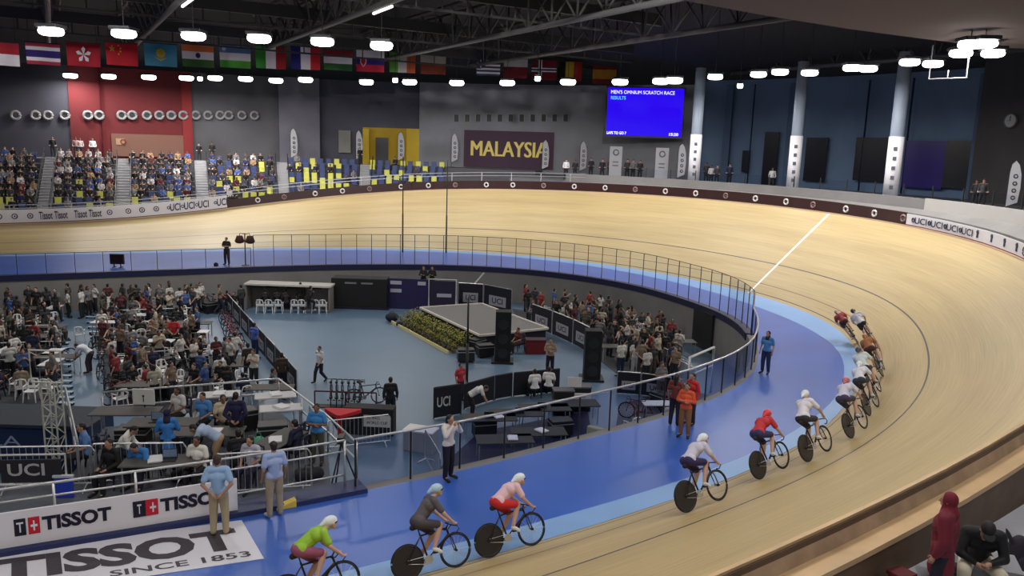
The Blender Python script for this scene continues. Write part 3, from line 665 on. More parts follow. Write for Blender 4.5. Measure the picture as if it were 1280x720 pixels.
    # ---- shirt
    t = MB(); G = .018+style.get('bulk', 0)
    t.caps(pel-rR*.075+up*.03, pel+rR*.075+up*.03, .10+G, .10+G); t.caps(pel+up*.04, che, .11+G, .12+G); t.caps(che-rR*.075, che+rR*.075, .105+G, .105+G)
    t.caps(g['sh'][0]*.85+nek*.15, g['sh'][1]*.85+nek*.15, .06+G, .06+G)
    for i in (0, 1):
        if style.get('sleeve') == 'long': t.caps(g['sh'][i], g['el'][i], .050+G, .044+G); t.caps(g['el'][i], g['wr'][i]-(g['wr'][i]-g['el'][i]).normalized()*.02, .044+G, .027+G*.6)
        else: q = g['sh'][i].lerp(g['el'][i], .68); t.caps(g['sh'][i], q, .052+G, .050+G)
    if style.get('loose'):   # long loose tunic
        t.caps(pel+V3((0, 0, -.05)), pel+V3((0, 0, -.28)), .15, .17)
    out['shirt'] = remeshed(t, vox, 'shirt')
    # ---- trousers
    t = MB(); G = .016
    t.caps(pel-rR*.075, pel+rR*.075, .10+G, .10+G)
    for i in (0, 1):
        if style.get('legs') == 'short': q = g['hp'][i].lerp(g['kn'][i], .85); t.caps(g['hp'][i], q, .087+G, .062+G)
        else:
            t.caps(g['hp'][i], g['kn'][i], .087+G, .062+G*1.3); t.caps(g['kn'][i], g['an'][i]-(g['an'][i]-g['kn'][i]).normalized()*.01, .062+G*1.3, .045+G)
    out['trousers'] = remeshed(t, vox, 'trousers')
    t = MB()
    for i in (0, 1): t.caps(g['an'][i]-V3((0, 0, .02)), g['toe'][i], .047, .04)
    out['shoes'] = remeshed(t, vox, 'shoes', 1)
    # ---- hair / hats
    h = MB(); k = style.get('hair', 'short')
    if k in ('short', 'long'):
        h.ell(hed+Rh@V3((0, -.018, .045)), (.082, .092, .092), 14, 10, Rh); h.ell(hed+Rh@V3((0, -.05, .0)), (.072, .055, .08), 12, 8, Rh)
    if k == 'long': h.caps(hed+Rh@V3((0, -.06, .02)), hed+Rh@V3((0, -.085, -.22)), .075, .06)
    if k == 'scarf':
        h.ell(hed+Rh@V3((0, -.022, .03)), (.090, .10, .105), 14, 10, Rh); h.caps(hed+Rh@V3((0, -.02, -.07)), nek+V3((0, 0, -.03)), .08, .12)
    if k == 'hood':
        h.ell(hed+Rh@V3((0, -.022, .02)), (.092, .104, .118), 14, 10, Rh); h.caps(hed+Rh@V3((0, -.02, -.05)), nek+V3((0, -.01, -.02)), .088, .125); h.caps(nek+V3((-.06, 0, -.04)), nek+V3((.06, 0, -.04)), .11, .11)
    if k == 'cap':
        h.ell(hed+Rh@V3((0, -.008, .05)), (.085, .10, .082), 14, 10, Rh)
    out['hair'] = remeshed(h, .014, 'hair', 1) if h.v else None
    if k == 'cap':
        h = MB(); h.ell(hed+Rh@V3((0, .105, .045)), (.07, .075, .010), 14, 6, Rh); out['peak'] = h
    if k == 'helmet':
        h = MB(); h.ell(hed+Rh@V3((0, -.005, .05)), (.098, .125, .098), 16, 10, Rh)
        h.caps(hed+Rh@V3((0, -.06, .07)), hed+Rh@V3((0, -.19, .03)), .075, .03); out['helmet'] = remeshed(h, .014, 'helmet', 2)
        h = MB(); h.ell(hed+Rh@V3((0, .05, .012)), (.083, .07, .030), 14, 8, Rh); out['visor'] = h
    return out
_fig = {}
def person(pose, loc, rz, label, shirt=(40, 42, 50), trousers=(28, 28, 34), skin=M_skin, hair=M_hair, sleeve='short', legs='long', hairk='short', shoes=(30, 30, 32), h=1.72, group=None, face=False, loose=False, name='person', cat='person', noshoes=False, R=None, vox=None, bulk=0):
    big = vox or (.013 if face else .02)
    key = (pose, sleeve, legs, hairk, loose, big, bulk)
    if key not in _fig:
        _fig[key] = build_figure(pose, dict(sleeve=sleeve, legs=legs, hair=hairk, loose=loose, bulk=bulk), big)
        for k in ('eyes', 'mouth', 'peak', 'visor'):
            q = _fig[key].get(k)
            if q: me = bpy.data.meshes.new(k); me.from_pydata(q.v, [], q.f); me.polygons.foreach_set('use_smooth', [True]*len(me.polygons)); _fig[key][k] = me
    F = _fig[key]; sc_ = h/1.72
    o = mesh_obj('person' if name == 'person' else name, F['body'], skin); o.location = loc; o.rotation_euler = (0, 0, rz); o.scale = (sc_,)*3
    if R is not None: o.matrix_world = Matrix.Translation(loc)@R.to_4x4()@Matrix.Diagonal((sc_, sc_, sc_, 1))
    tag(o, label, cat, group)
    S = cm(*shirt) if isinstance(shirt, tuple) else shirt; T = cm(*trousers) if isinstance(trousers, tuple) else trousers
    mesh_obj('shirt', F['shirt'], S, o); mesh_obj('trousers', F['trousers'], T, o)
    if not noshoes: mesh_obj('shoes', F['shoes'], cm(*shoes), o)
    if F['hair']: mesh_obj({'scarf': 'headscarf', 'hood': 'hood', 'cap': 'cap'}.get(hairk, 'hair'), F['hair'], hair, o)
    if hairk == 'cap': mesh_obj('cap_peak', F['peak'], hair, o)
    if hairk == 'helmet': mesh_obj('helmet', F['helmet'], hair, o); mesh_obj('visor', F['visor'], cm(25, 28, 35, .2), o)
    elif face: mesh_obj('eyes', F['eyes'], M_eye, o); mesh_obj('mouth', F['mouth'], M_lip, o)
    return o
def toward(p, q): return math.atan2(q[1]-p[1], q[0]-p[0])-PI/2
def facing(px_dir, p=None):
    """heading from a compass word as seen in the picture"""
    return {'away': 0, 'left': PI/2, 'right': -PI/2, 'cam': PI, 'awayright': -PI/4, 'awayleft': PI/4, 'camleft': PI*.75, 'camright': -PI*.75}[px_dir]

# ------------------------------------------------------------------ track bikes
def wheel_front(mb_t, mb_s, y, spokes=True):
    mb_t.ring((0, y, .335), (1, 0, 0), .322, .013, 28, 6)
def bike_fn(disc=True, col=(20, 20, 24)):
    def f():
        r = root_of('track_bike' if disc else 'bicycle', 'bike')
        fm = cm(*col, .3)
        m = MB(); bb = (0, -.08, .29); st = (0, -.20, .80); ht = (0, .36, .78); hb = (0, .39, .66); ra = .335
        m.tube([bb, st], .019, 8); m.tube([bb, hb], .022, 8); m.tube([(0, -.19, .75), ht], .018, 8); m.tube([ht, hb], .022, 8)
        for sx in (-.06, .06): m.tube([bb, (sx, -.50, ra)], .011, 6); m.tube([(0, -.19, .74), (sx, -.50, ra)], .010, 6)
        m.build('frame', fm, r, True)
        m = MB(); m.tube([hb, (0, .42, .62)], .02, 6)
        for sx in (-.05, .05): m.tube([(sx*.4, .42, .63), (sx, .44, .55), (sx, .50, ra)], .012, 6)
        m.build('fork', fm, r, True)
        for nm, y in (('rear_wheel', -.50), ('front_wheel', .50)):
            m = MB(); m.ring((0, y, ra), (1, 0, 0), .322, .013, 32, 6); w_ = m.build(nm, M_rubber, r, True)
            m = MB(); m.ring((0, y, ra), (1, 0, 0), .295, .016, 32, 6); m.build('rim', M_dark, w_, True)
            if disc and y < 0: m = MB(); m.cyl((0, y, ra), .295, .018, 32, 'X'); m.build('disc', cm(34, 34, 40, .35), w_)
            else:
                m = MB()
                for k in range(16): a = 2*PI*k/16; m.tube([(0, y, ra), (0, y+.29*math.cos(a), ra+.29*math.sin(a))], .003 if k % 2 else .004, 4)
                m.build('spokes', M_steel, w_)
            m = MB(); m.cyl((0, y, ra), .025, .11, 10, 'X'); m.build('hub', M_dark, w_)
        m = MB(); m.tube([ht, (0, .40, .84)], .015, 6)
        for sx in (-1, 1): m.tube([(0, .42, .84), (sx*.15, .42, .84), (sx*.19, .50, .82), (sx*.19, .54, .76), (sx*.19, .47, .70), (sx*.19, .38, .71)], .013, 8)
        m.build('handlebar', M_dark, r, True)
        m = MB(); m.tube([st, (0, -.225, .90)], .013, 6); m.build('seat_post', M_dark, r)
        m = MB(); m.caps((0, -.33, .93), (0, -.10, .925), .055, .018, 10); s_ = m.build('saddle', M_rubber, r, True)
        m = MB(); m.cyl((.03, -.08, .29), .085, .008, 24, 'X'); m.tube([(.05, -.08, .29), (.06, .03, .41)], .011, 6); m.tube([(-.05, -.08, .29), (-.06, -.19, .17)], .011, 6); m.build('crank', M_steel, r)
        for q in ((.11, .03, .41), (-.11, -.19, .17)): m = MB(); m.box(q, (.09, .07, .02)); m.build('pedal', M_rubber, r)
        m = MB()
        for dz in (.08, -.08): m.tube([(.045, -.08, .29+dz), (.045, -.50, ra+dz*.4)], .005, 4)
        m.build('chain', M_steel, r)
        return r
    return f
TBK = Proto(bike_fn(True)); BK = Proto(bike_fn(False, (30, 34, 44))); BKR = Proto(bike_fn(False, (130, 24, 28)))
_grid = [(s, w_) for s in frange(-52, 6, .25) for w_ in [TW*k/72 for k in range(-6, 60)]]
_gp = np.array([proj(surf(s, w_)) for s, w_ in _grid])
def on_track(px, py):
    i = int(np.argmin((_gp[:, 0]-px)**2+(_gp[:, 1]-py)**2)); return _grid[i]
M_helm = cm(225, 232, 238, .35)
#      px, py (between wheels), pose, jersey, shorts, helmet, lean factor, label bits
riders = [
 (384, 742, 'ride', (150, 195, 60), (150, 80, 110), M_helm, .7, 'lime green jersey and white helmet', 'at the bottom left'),
 (524, 710, 'ridehigh', (90, 84, 92), (70, 66, 74), cm(170, 200, 225, .35), .7, 'dark grey skinsuit and pale blue helmet', 'second from the left'),
 (624, 686, 'ride', (225, 190, 200), (205, 40, 45), M_helm, .75, 'white jersey and red shorts', 'third from the left'),
 (880, 633, 'ride', (200, 200, 220), (48, 40, 90), M_helm, .8, 'white and violet skinsuit', 'in front of the person in orange'),
 (966, 594, 'ride', (190, 50, 60), (50, 50, 95), cm(220, 60, 70, .35), .8, 'red jersey and red helmet', 'fifth from the left'),
 (1024, 571, 'ridehigh', (225, 225, 235), (50, 50, 62), M_helm, .85, 'white jersey, dark shorts and round white helmet', 'sixth from the left'),
 (1076, 543, 'ride', (205, 205, 225), (66, 62, 92), cm(190, 110, 120, .35), .9, 'white and navy skinsuit and pink helmet', 'last of the tight bunch'),
 (1092, 515, 'ride', (222, 225, 235), (52, 56, 70), M_helm, .9, 'white jersey and black shorts', 'in the middle of the tight bunch'),
 (1098, 496, 'ridehigh', (215, 228, 232), (40, 48, 60), cm(60, 66, 75, .35), .95, 'white jersey and dark helmet', 'towards the front of the tight bunch'),
 (1107, 466, 'ride', (170, 110, 70), (70, 30, 32), cm(180, 120, 60, .35), 1, 'orange and maroon skinsuit', 'leading the tight bunch'),
 (1068, 427, 'ride', (150, 60, 60), (70, 30, 34), cm(190, 150, 140, .35), 1, 'dark red skinsuit', 'lowest on the far part of the bend'),
 (1093, 430, 'ridehigh', (215, 215, 225), (36, 36, 44), cm(40, 36, 38, .35), 1, 'white and black skinsuit', 'furthest away, beside the rider in dark red'),
]
for px, py, pose, jc, tc, hm, lean, lab, pos in riders:
    s, w_ = on_track(px, py); w_ = max(w_, .25); p = surf(s, w_); b = bank(s)
    fw = Tan(s); fw = (surf(s+.5, w_)-surf(s-.5, w_)).normalized(); inn = -Nrm(s); a = b*lean+.05
    up = (Vector((0, 0, 1))*math.cos(a)+inn*math.sin(a)); up = (up-fw*up.dot(fw)).normalized()
    R = Matrix((fw.cross(up), fw, up)).transposed(); p = p+up*.012
    bike = TBK.put(p, 0, 'track bike of the racer in %s' % lab, 'track bikes of the racers'); bike.matrix_world = Matrix.Translation(p)@R.to_4x4()
    person(pose, p, 0, 'racing cyclist in %s, %s' % (lab, pos), jc, tc, skin=M_skin3, hair=hm, sleeve='short', legs='short', hairk='helmet', shoes=(215, 215, 220), face=True, R=R, group='cyclists racing round the bend')

# ------------------------------------------------------------------ people on the apron
def on(px, py, z=0.0): return at(px, py, z)
def man(pose, px, py, rz, label, z=0.0, **k): return person(pose, at(px, py, z), rz, label, **k)
man('back', 275, 669, .15, 'man in pale blue shirt and khaki trousers standing on the white lettered mat', shirt=(150, 185, 225), trousers=(176, 160, 128), shoes=(120, 90, 60), face=True, hair=cm(70, 55, 48), h=1.75)
man('stand', 344, 646, .6, 'man in pale blue shirt and khaki trousers by the railing beside the yellow wedge', shirt=(160, 180, 222), trousers=(170, 155, 130), shoes=(200, 200, 205), face=True, h=1.72)
man('camera', 560, 599, -2.2, 'long-haired woman in white top and black trousers with a camera by the glass fence', shirt=(222, 215, 212), trousers=(22, 22, 34), face=True, hairk='long', sleeve='long', h=1.66)
man('stand', 842, 532, -.6, 'person in dark and orange clothes at the left of the group by the fence', shirt=(112, 48, 40), trousers=(34, 30, 44), face=True, hairk='long', h=1.6)
man('fold', 855, 546, 2.6, 'person in orange top and tan trousers at the front of the group by the fence', shirt=(215, 88, 50), trousers=(140, 96, 60), face=True, hairk='short', sleeve='long', h=1.6)
man('stand', 862, 531, 2.2, 'person in red jacket standing behind the one in orange by the fence', shirt=(190, 42, 42), trousers=(40, 34, 46), face=True, sleeve='long', h=1.6)
man('stand', 956, 467, 2.4, 'woman in blue polo shirt and dark headscarf at the narrow end of the fence', shirt=(70, 130, 190), trousers=(30, 44, 84), face=True, hairk='scarf', hair=cm(22, 24, 36), h=1.62)
# ------------------------------------------------------------------ spectators next to the camera (bottom right)
man('stand', 1168, 764, .9, 'person in maroon hooded jacket and dark trousers leaning at the wooden barrier', z=NEARZ, shirt=(110, 22, 42), trousers=(20, 20, 40), hair=cm(112, 20, 40), hairk='hood', sleeve='long', loose=True, face=True, h=1.56, bulk=.028)

# ================================================================== fences round the infield
def glass_fence(name, label, s0, s1, h, st, gm, rail_m, rr, inset=.12, low=0.0):
    t = thing(name, label, 'fence'); n = max(1, int(round((s1-s0)/st))); ss = [s0+(s1-s0)*k/n for k in range(n+1)]
    P = lambda s, z: ins(s, fd(s)+inset, z)
    mb = MB(); mb.tube([P(s, h) for s in ss], rr, 8); mb.build('top_rail', rail_m, t, True)
    for k, s in enumerate(ss):
        mb = MB(); mb.tube([P(s, .0), P(s, h)], .022 if rr < .03 else .026, 6); mb.build('post', M_dark, t)
    for a, b in zip(ss[:-1], ss[1:]):
        e = (b-a)*.04; A, B = P(a+e, 0), P(b-e, 0); nn = Vector((-(B-A).y, (B-A).x, 0)).normalized()*.006
        mb = MB(); z0, z1 = .09, h-.05
        mb.add([A+nn+V3((0, 0, z0)), B+nn+V3((0, 0, z0)), B+nn+V3((0, 0, z1)), A+nn+V3((0, 0, z1)), A-nn+V3((0, 0, z0)), B-nn+V3((0, 0, z0)), B-nn+V3((0, 0, z1)), A-nn+V3((0, 0, z1))],
               [(0, 1, 2, 3), (7, 6, 5, 4), (0, 4, 5, 1), (1, 5, 6, 2), (2, 6, 7, 3), (3, 7, 4, 0)]); mb.build('glass_pane', gm, t)
    return t
S_T, S_L = -13.2, 38.6
glass_fence('glass_fence', 'low glass fence with bright handrail along the near side of the infield', -40.7, S_T, 1.25, 1.45, M_glass2, M_steel, .035)
glass_fence('glass_fence', 'tall glass fence with thin dark posts round the far side of the infield', S_T+.3, S_L, 2.0, 1.34, M_glass, M_dark, .018)
glass_fence('glass_fence', 'lower glass fence along the far straight at the left', S_L+.2, 72, 1.2, 1.45, M_glass, M_dark, .018)
mb = MB(); mb.tube([ins(S_T, fd(S_T)+.12, 1.25), ins(S_T+.15, fd(S_T)+.12, 1.4), ins(S_T+.3, fd(S_T)+.12, 1.97)], .035, 8)
tag(mb.build('handrail_riser', M_steel), 'short bright rail stepping up to the taller fence at the narrow end', 'handrail')
# ---- near left: pipe railing and white lettered board on a dark kerb
pr = thing('pipe_railing', 'white pipe railing above the white sponsor board at bottom left', 'railing')
P = lambda s, z, i=.3: ins(s, fd(s)+i, z)
ss = frange(-62, -40.9, 1.5)
for z in (1.2, .93, .35):
    mb = MB(); mb.tube([P(s, z) for s in frange(-62, -40.9, .8)], .03 if z > 1 else .024, 8); mb.build('rail', M_steel, pr, True)
for s in ss: mb = MB(); mb.tube([P(s, -.3), P(s, 1.2)], .028, 8); mb.build('post', M_steel, pr, True)
sB = min(frange(-50, -40, .05), key=lambda s: abs(proj(ins(s, fd(s), .5))[0]-297))
tb = thing('sponsor_board', 'long white board with large dark lettering and red cross squares below the railing', 'sign')
sweep('board_panel', lambda s: [ins(s, fd(s)-.02, .12), ins(s, fd(s)-.02, .84), ins(s, fd(s)+.02, .84), ins(s, fd(s)+.02, .12)], -62, sB, M_wpanel, parent=tb)
M_ink = cm(16, 16, 44, .5); M_redp = cm(205, 26, 50, .5)
def sN(px, z=.5, d=-.03): return min(frange(-62, -38, .04), key=lambda s: abs(proj(ins(s, fd(s)+d, z))[0]-px))
def board_fn(px0, px1, z0, z1, d=-.028):
    a, b = sN(px0), sN(px1)
    return lambda u, v: (lambda s: ins(s, fd(s)+d, z0+(z1-z0)*v))(a+(b-a)*u)
for px in (18, 167):
    k = 1.0 if px == 18 else .95
    mb = MB(); add_text(mb, 'TISSOT', board_fn(px+36*k, px+122*k, .36, .66)); mb.build('lettering', M_ink, tb)
    for j, (m, ch) in enumerate(((M_ink, 'T'), (M_redp, '+'))):
        a, b = px+17*k*j, px+15*k+17*k*j; g = board_fn(a, b, .33, .68); mb = MB(); mb.add([g(0, 0), g(1, 0), g(1, 1), g(0, 1)], [(0, 1, 2, 3)]); q = mb.build('logo_square', m, tb)
        mb = MB(); add_text(mb, ch, board_fn(a+3.5*k, b-3.5*k, .40, .61, -.034)); q2 = mb.build('logo_letter', M_wpanel, q)
struct(sweep('trim_kerb', lambda s: [ins(s, fd(s)-.16, 0), ins(s, fd(s)-.14, .10), ins(s, fd(s)+.5, .10), ins(s, fd(s)+.5, -.3), ins(s, fd(s)-.16, -.1)], -62, -40.5, cm(34, 44, 92, .5)))
# ---- white mat on the apron
zt = .012; A = at(302, 650, zt); B = at(0, 690, zt); e1 = (B-A).normalized(); C_ = at(330, 698, zt); e2 = (C_-A); Lm = 12.0
mt = thing('floor_mat', 'white floor graphic with huge dark letters on the blue apron at bottom left', 'mat')
mb = MB(); mb.prism([(q.x, q.y) for q in (A, A+e1*Lm, A+e1*Lm+e2, C_)], .002, zt); mb.build('mat_sheet', cm(222, 222, 232, .45), mt)
def mat_uv(px, py): q = at(px, py, zt)-A; d = e2-e1*e2.dot(e1); v = q.dot(d.normalized())/d.length; return (q-e2*v).dot(e1), v
M_char = cm(64, 58, 66, .5)
uR, vT = mat_uv(293, 662); uL, _ = mat_uv(-10, 708); _, vB = mat_uv(280, 685)
vT = .18; vB = .70
def mfn(u0, u1, va, vb): return lambda u, v: A+e1*(u0+(u1-u0)*u)+e2*(vb+(va-vb)*v)+V3((0, 0, .004))
mb = MB(); add_text(mb, 'TISSOT', mfn(uL, uR, vT, vB)); mb.build('lettering', M_char, mt)
u0, _ = mat_uv(137, 717); u1, _ = mat_uv(313, 692)
mb = MB(); add_text(mb, 'SINCE 1853', mfn(u0, u1, .78, .91)); mb.build('small_lettering', M_char, mt)
mb = MB(); add_text(mb, 'SWISS WATCHES', mfn(u0+4.2, u0+.5, .78, .91)); mb.build('small_lettering', M_char, mt)
# yellow wedge
mb = MB(); mb.add([(-.22, -.1, 0), (.22, -.1, 0), (.22, .1, 0), (-.22, .1, 0), (-.22, -.1, .05), (.22, -.1, .17), (.22, .1, .17), (-.22, .1, .05)], [(0, 3, 2, 1), (4, 5, 6, 7), (0, 1, 5, 4), (1, 2, 6, 5), (2, 3, 7, 6), (3, 0, 4, 7)])
wq = mb.build('foam_wedge', cm(235, 205, 90, .6), bevel=.01); wq.location = at(357, 634); wq.rotation_euler.z = .5; tag(wq, 'small yellow foam wedge on the blue apron beside the man', 'wedge')
# ---- far apron: official, lap counter, monitor
man('fold', 284, 331, 3.0, 'official in black standing on the far apron by the lap counter', shirt=(30, 26, 30), trousers=(24, 24, 30), face=True, h=1.75)
lc = thing('lap_counter', 'twin dark lap counter boards on a pole beside the far official', 'lap counter', at(307, 332))
mb = MB(); mb.tube([(0, 0, 0), (0, 0, 2.05)], .035, 8); mb.build('pole', M_dark, lc)
mb = MB(); mb.cyl((0, 0, .02), .25, .04, 16); mb.build('base', M_dark, lc)
for sx in (-1, 1):
    mb = MB(); mb.cyl((sx*.33, 0, 1.72), .30, .35, 16, r2=.18); mb.ell((sx*.33, 0, 1.56), (.30, .30, .16), 14, 8); mb.build('counter_drum', cm(70, 34, 30), lc, True)
    mb = MB(); mb.tube([(sx*.33, 0, 1.8), (sx*.30, 0, 2.05), (0, 0, 2.0)], .025, 6); mb.build('bracket', M_dark, lc)
mo = thing('monitor', 'black monitor on a short stand at the inner edge of the far apron', 'monitor', ins(sN(1) if False else 47, fd(47)-.4))
mo.location = at(147, 334)
mb = MB(); mb.box((0, 0, .5), (.85, .14, .62)); mb.build('screen_case', M_black, mo, bevel=.02)
mb = MB(); mb.box((0, -.075, .5), (.75, .01, .5)); mb.build('screen_face', cm(36, 16, 18, .2), mo)
for sx in (-.2, .2): mb = MB(); mb.box((sx, 0, .1), (.06, .06, .2)); mb.box((sx, 0, .015), (.08, .4, .03)); mb.build('foot', M_dark, mo)
mb = MB(); mb.box((0, 0, .1), (.22, .2, .2)); mb.box((0, 0, .22), (.12, .12, .06)); q = mb.build('camera_box', M_dark, bevel=.02); q.location = at(270, 333, 0); tag(q, 'small dark box on the apron edge left of the far official', 'box')
# ---- slim masts standing on the infield
for px, py, top, lab in ((503, 352, 196, 'left of the two tall slim masts in front of the far bend'), (557, 352, 200, 'right of the two tall slim masts in front of the far bend'), (583, 497, 372, 'slim dark mast beside the podium flowers')):
    p = at(px, py, ZF); lo, hi = ZF, 16
    for _ in range(30):
        m_ = (lo+hi)/2
        if proj((p.x, p.y, m_))[1] > top: lo = m_
        else: hi = m_
    t = thing('slim_mast', lab, 'mast', p); mb = MB(); mb.tube([(0, 0, 0), (0, 0, (lo-ZF)*.55)], .06, 8); mb.build('lower_pole', M_dark, t, True)
    mb = MB(); mb.tube([(0, 0, (lo-ZF)*.55), (0, 0, lo-ZF)], .04, 8); mb.build('upper_pole', M_dark, t, True)
    mb = MB(); mb.cyl((0, 0, .03), .35, .06, 16); mb.build('base_plate', M_dark, t)

# ================================================================== blue screen
s = sfor(802, 9.5, 10); c = OP(s, 9.5, z=10); n_ = Vector((-c.x, -c.y, 0)).normalized(); sd = Vector((-n_.y, n_.x, 0))
if proj(c+sd)[0] < proj(c)[0]: sd = -sd
d_ = Vector((c.x, c.y, 0)).length
def hz(px, py):
    lo, hi = 0, 25
    for _ in range(40):
        m_ = (lo+hi)/2
        if proj((c.x, c.y, m_))[1] > py: lo = m_
        else: hi = m_
    return lo
zt_, zb_ = hz(802, 110), hz(802, 170); W_ = 90*d_/CF
def led_blue():
    m = mat('led_blue', (.004, .004, .012), .5, spec=.1); b = m.node_tree.nodes['Principled BSDF']; b.inputs['Emission Color'].default_value = (*srgb(42, 4, 240), 1); b.inputs['Emission Strength'].default_value = 1.0; return m
sr = thing('video_screen', 'large bright blue video screen hanging beside the first pale column', 'screen')
rz_ = math.atan2(sd.y, sd.x)
mb = MB(); mb.box(c+V3((0, 0, (zt_+zb_)/2-10))-n_*.2, (W_+.3, .35, zt_-zb_+.3), rz=rz_); mb.build('screen_housing', M_black, sr)
mb = MB(); mb.box(c+V3((0, 0, (zt_+zb_)/2-10)), (W_, .04, zt_-zb_), rz=rz_); mb.build('screen_face', led_blue(), sr)
o_ = c+n_*.035-sd*W_/2; o_.z = 0; M_led = mat('led_white', (.9, .9, 1), .5, emit=1.2); M_ledc = mat('led_cyan', srgb(90, 190, 250), .5, emit=1.1)
mb = MB(); H_ = zt_-zb_
add_text(mb, "MEN'S OMNIUM SCRATCH RACE", planefn(o_+sd*W_*.04+V3((0, 0, zb_+H_*.87)), sd*W_*.84, V3((0, 0, H_*.075))))
add_text(mb, 'LAPS TO GO 7', planefn(o_+sd*W_*.01+V3((0, 0, zb_+H_*.02)), sd*W_*.26, V3((0, 0, H_*.06)))); add_text(mb, '15:20', planefn(o_+sd*W_*.84+V3((0, 0, zb_+H_*.02)), sd*W_*.12, V3((0, 0, H_*.06)))); mb.build('screen_text', M_led, sr)
mb = MB(); add_text(mb, 'RESULTS', planefn(o_+sd*W_*.04+V3((0, 0, zb_+H_*.75)), sd*W_*.2, V3((0, 0, H_*.07)))); mb.build('screen_text', M_ledc, sr)
mb = MB()
for k in (-.4, .4): mb.tube([c+sd*W_*k+V3((0, 0, zt_-10)), c+sd*W_*k+V3((0, 0, zt_-10+4.2))], .03, 5)
mb.build('hanging_cables', M_dark, sr)

# ================================================================== national flags
def flag(px0, px1, py0, py1, stripes, label, vert=False, extra=None, k=0):
    """stripes: list of (fraction, rgb)"""
    h = 1.35; pc = (py0+py1)/2; yh = 179.5+.0315*((px0+px1)/2-640)
    t_ = k/17; D = 52+t_*21; px = (px0+px1)/2; dz = (yh-pc)*D/CF
    ray = (px-640)*RR-(pc-360)*UU+CF*FF; ray = ray*D/ray[1]; c = Vector((ray[0], ray[1], CH+ray[2])); dd = D/CF; wv = (px1-px0)*dd*math.cos(math.atan2(c.x, c.y)); hh = (py1-py0)*dd
    rz = -math.atan2(c.x, c.y)
    t = thing('national_flag', label, 'flag', c, rz, 'national flags hanging above the infield')
    nx, ny = 12, 8; mb = MB(); cols = []; mats_ = []
    for f_, col in stripes:
        if col not in cols: cols.append(col)
    cum = []; a = 0
    for f_, col in stripes: a += f_; cum.append((a, cols.index(col)))
    def Y(u, v): return .05*math.sin(u*9+k)+.03*math.sin(v*5+u*4)
    us = sorted(set([i/nx for i in range(nx+1)]+([round(q, 4) for q, _ in cum] if vert else []))); vs2 = sorted(set([i/ny for i in range(ny+1)]+([] if vert else [round(q, 4) for q, _ in cum])))
    us = [u for u in us if u <= 1]; vs2 = [v for v in vs2 if v <= 1]
    for side in (0, 1):
        base = {}
        for i, u in enumerate(us):
            for j, v in enumerate(vs2): base[(i, j)] = V3(((u-.5)*wv*(1-.03*v), Y(u, v)+side*.012, (.5-v)*hh))
        for i in range(len(us)-1):
            for j in range(len(vs2)-1):
                q = (us[i]+us[i+1])/2 if vert else (vs2[j]+vs2[j+1])/2; ci = next((c2 for a2, c2 in cum if q < a2+1e-6), 0)
                mb.add([base[(i, j)], base[(i+1, j)], base[(i+1, j+1)], base[(i, j+1)]], [(0, 1, 2, 3)], ci)
    o = mb.build('flag_cloth', [flagm(c2) for c2 in cols], t)
    if extra:
        for nm, col, polys in extra:
            mb = MB()
            for poly in polys:
                mb.add([V3(((u-.5)*wv, -.10-Y(u, v)*0, (.5-v)*hh)) for u, v in poly]+[V3(((u-.5)*wv, -.085, (.5-v)*hh)) for u, v in poly], [tuple(range(len(poly))), tuple(range(len(poly), 2*len(poly)))[::-1]])
            mb.build(nm, flagm(col), t)
    mb = MB(); mb.tube([(-wv/2-.05, 0, hh/2+.03), (wv/2+.05, 0, hh/2+.03)], .03, 6); mb.build('top_bar', M_dark, t)
    mb = MB()
    for sx in (-.4, .4): mb.tube([(sx*wv, 0, hh/2), (sx*wv, 0, hh/2+1.64)], .014, 4)
    mb.build('hanging_cord', M_dark, t)
    flags.append((t, hh))
flags = []
def flagm(c):
    m = cm(*c, .8)
    if 'tr' not in m:
        m['tr'] = 1; b = m.node_tree.nodes['Principled BSDF']; N, L = m.node_tree.nodes, m.node_tree.links
        t = N.new('ShaderNodeBsdfTranslucent'); t.inputs[0].default_value = b.inputs['Base Color'].default_value
        x = N.new('ShaderNodeMixShader'); x.inputs[0].default_value = .45; L.new(b.outputs[0], x.inputs[1]); L.new(t.outputs[0], x.inputs[2]); L.new(x.outputs[0], N['Material Output'].inputs[0])
    return m
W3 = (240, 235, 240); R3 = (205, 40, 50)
def circ(cx, cy, r, n=14, asp=1.55): return [(cx+r/asp*math.cos(2*PI*k/n), cy+r*math.sin(2*PI*k/n)) for k in range(n)]
def star(cx, cy, r, n=5, asp=1.55, inner=.4): return [(cx+(r if k % 2 == 0 else r*inner)/asp*math.sin(PI*k/n), cy-(r if k % 2 == 0 else r*inner)*math.cos(PI*k/n)) for k in range(2*n)]
T = 1/3
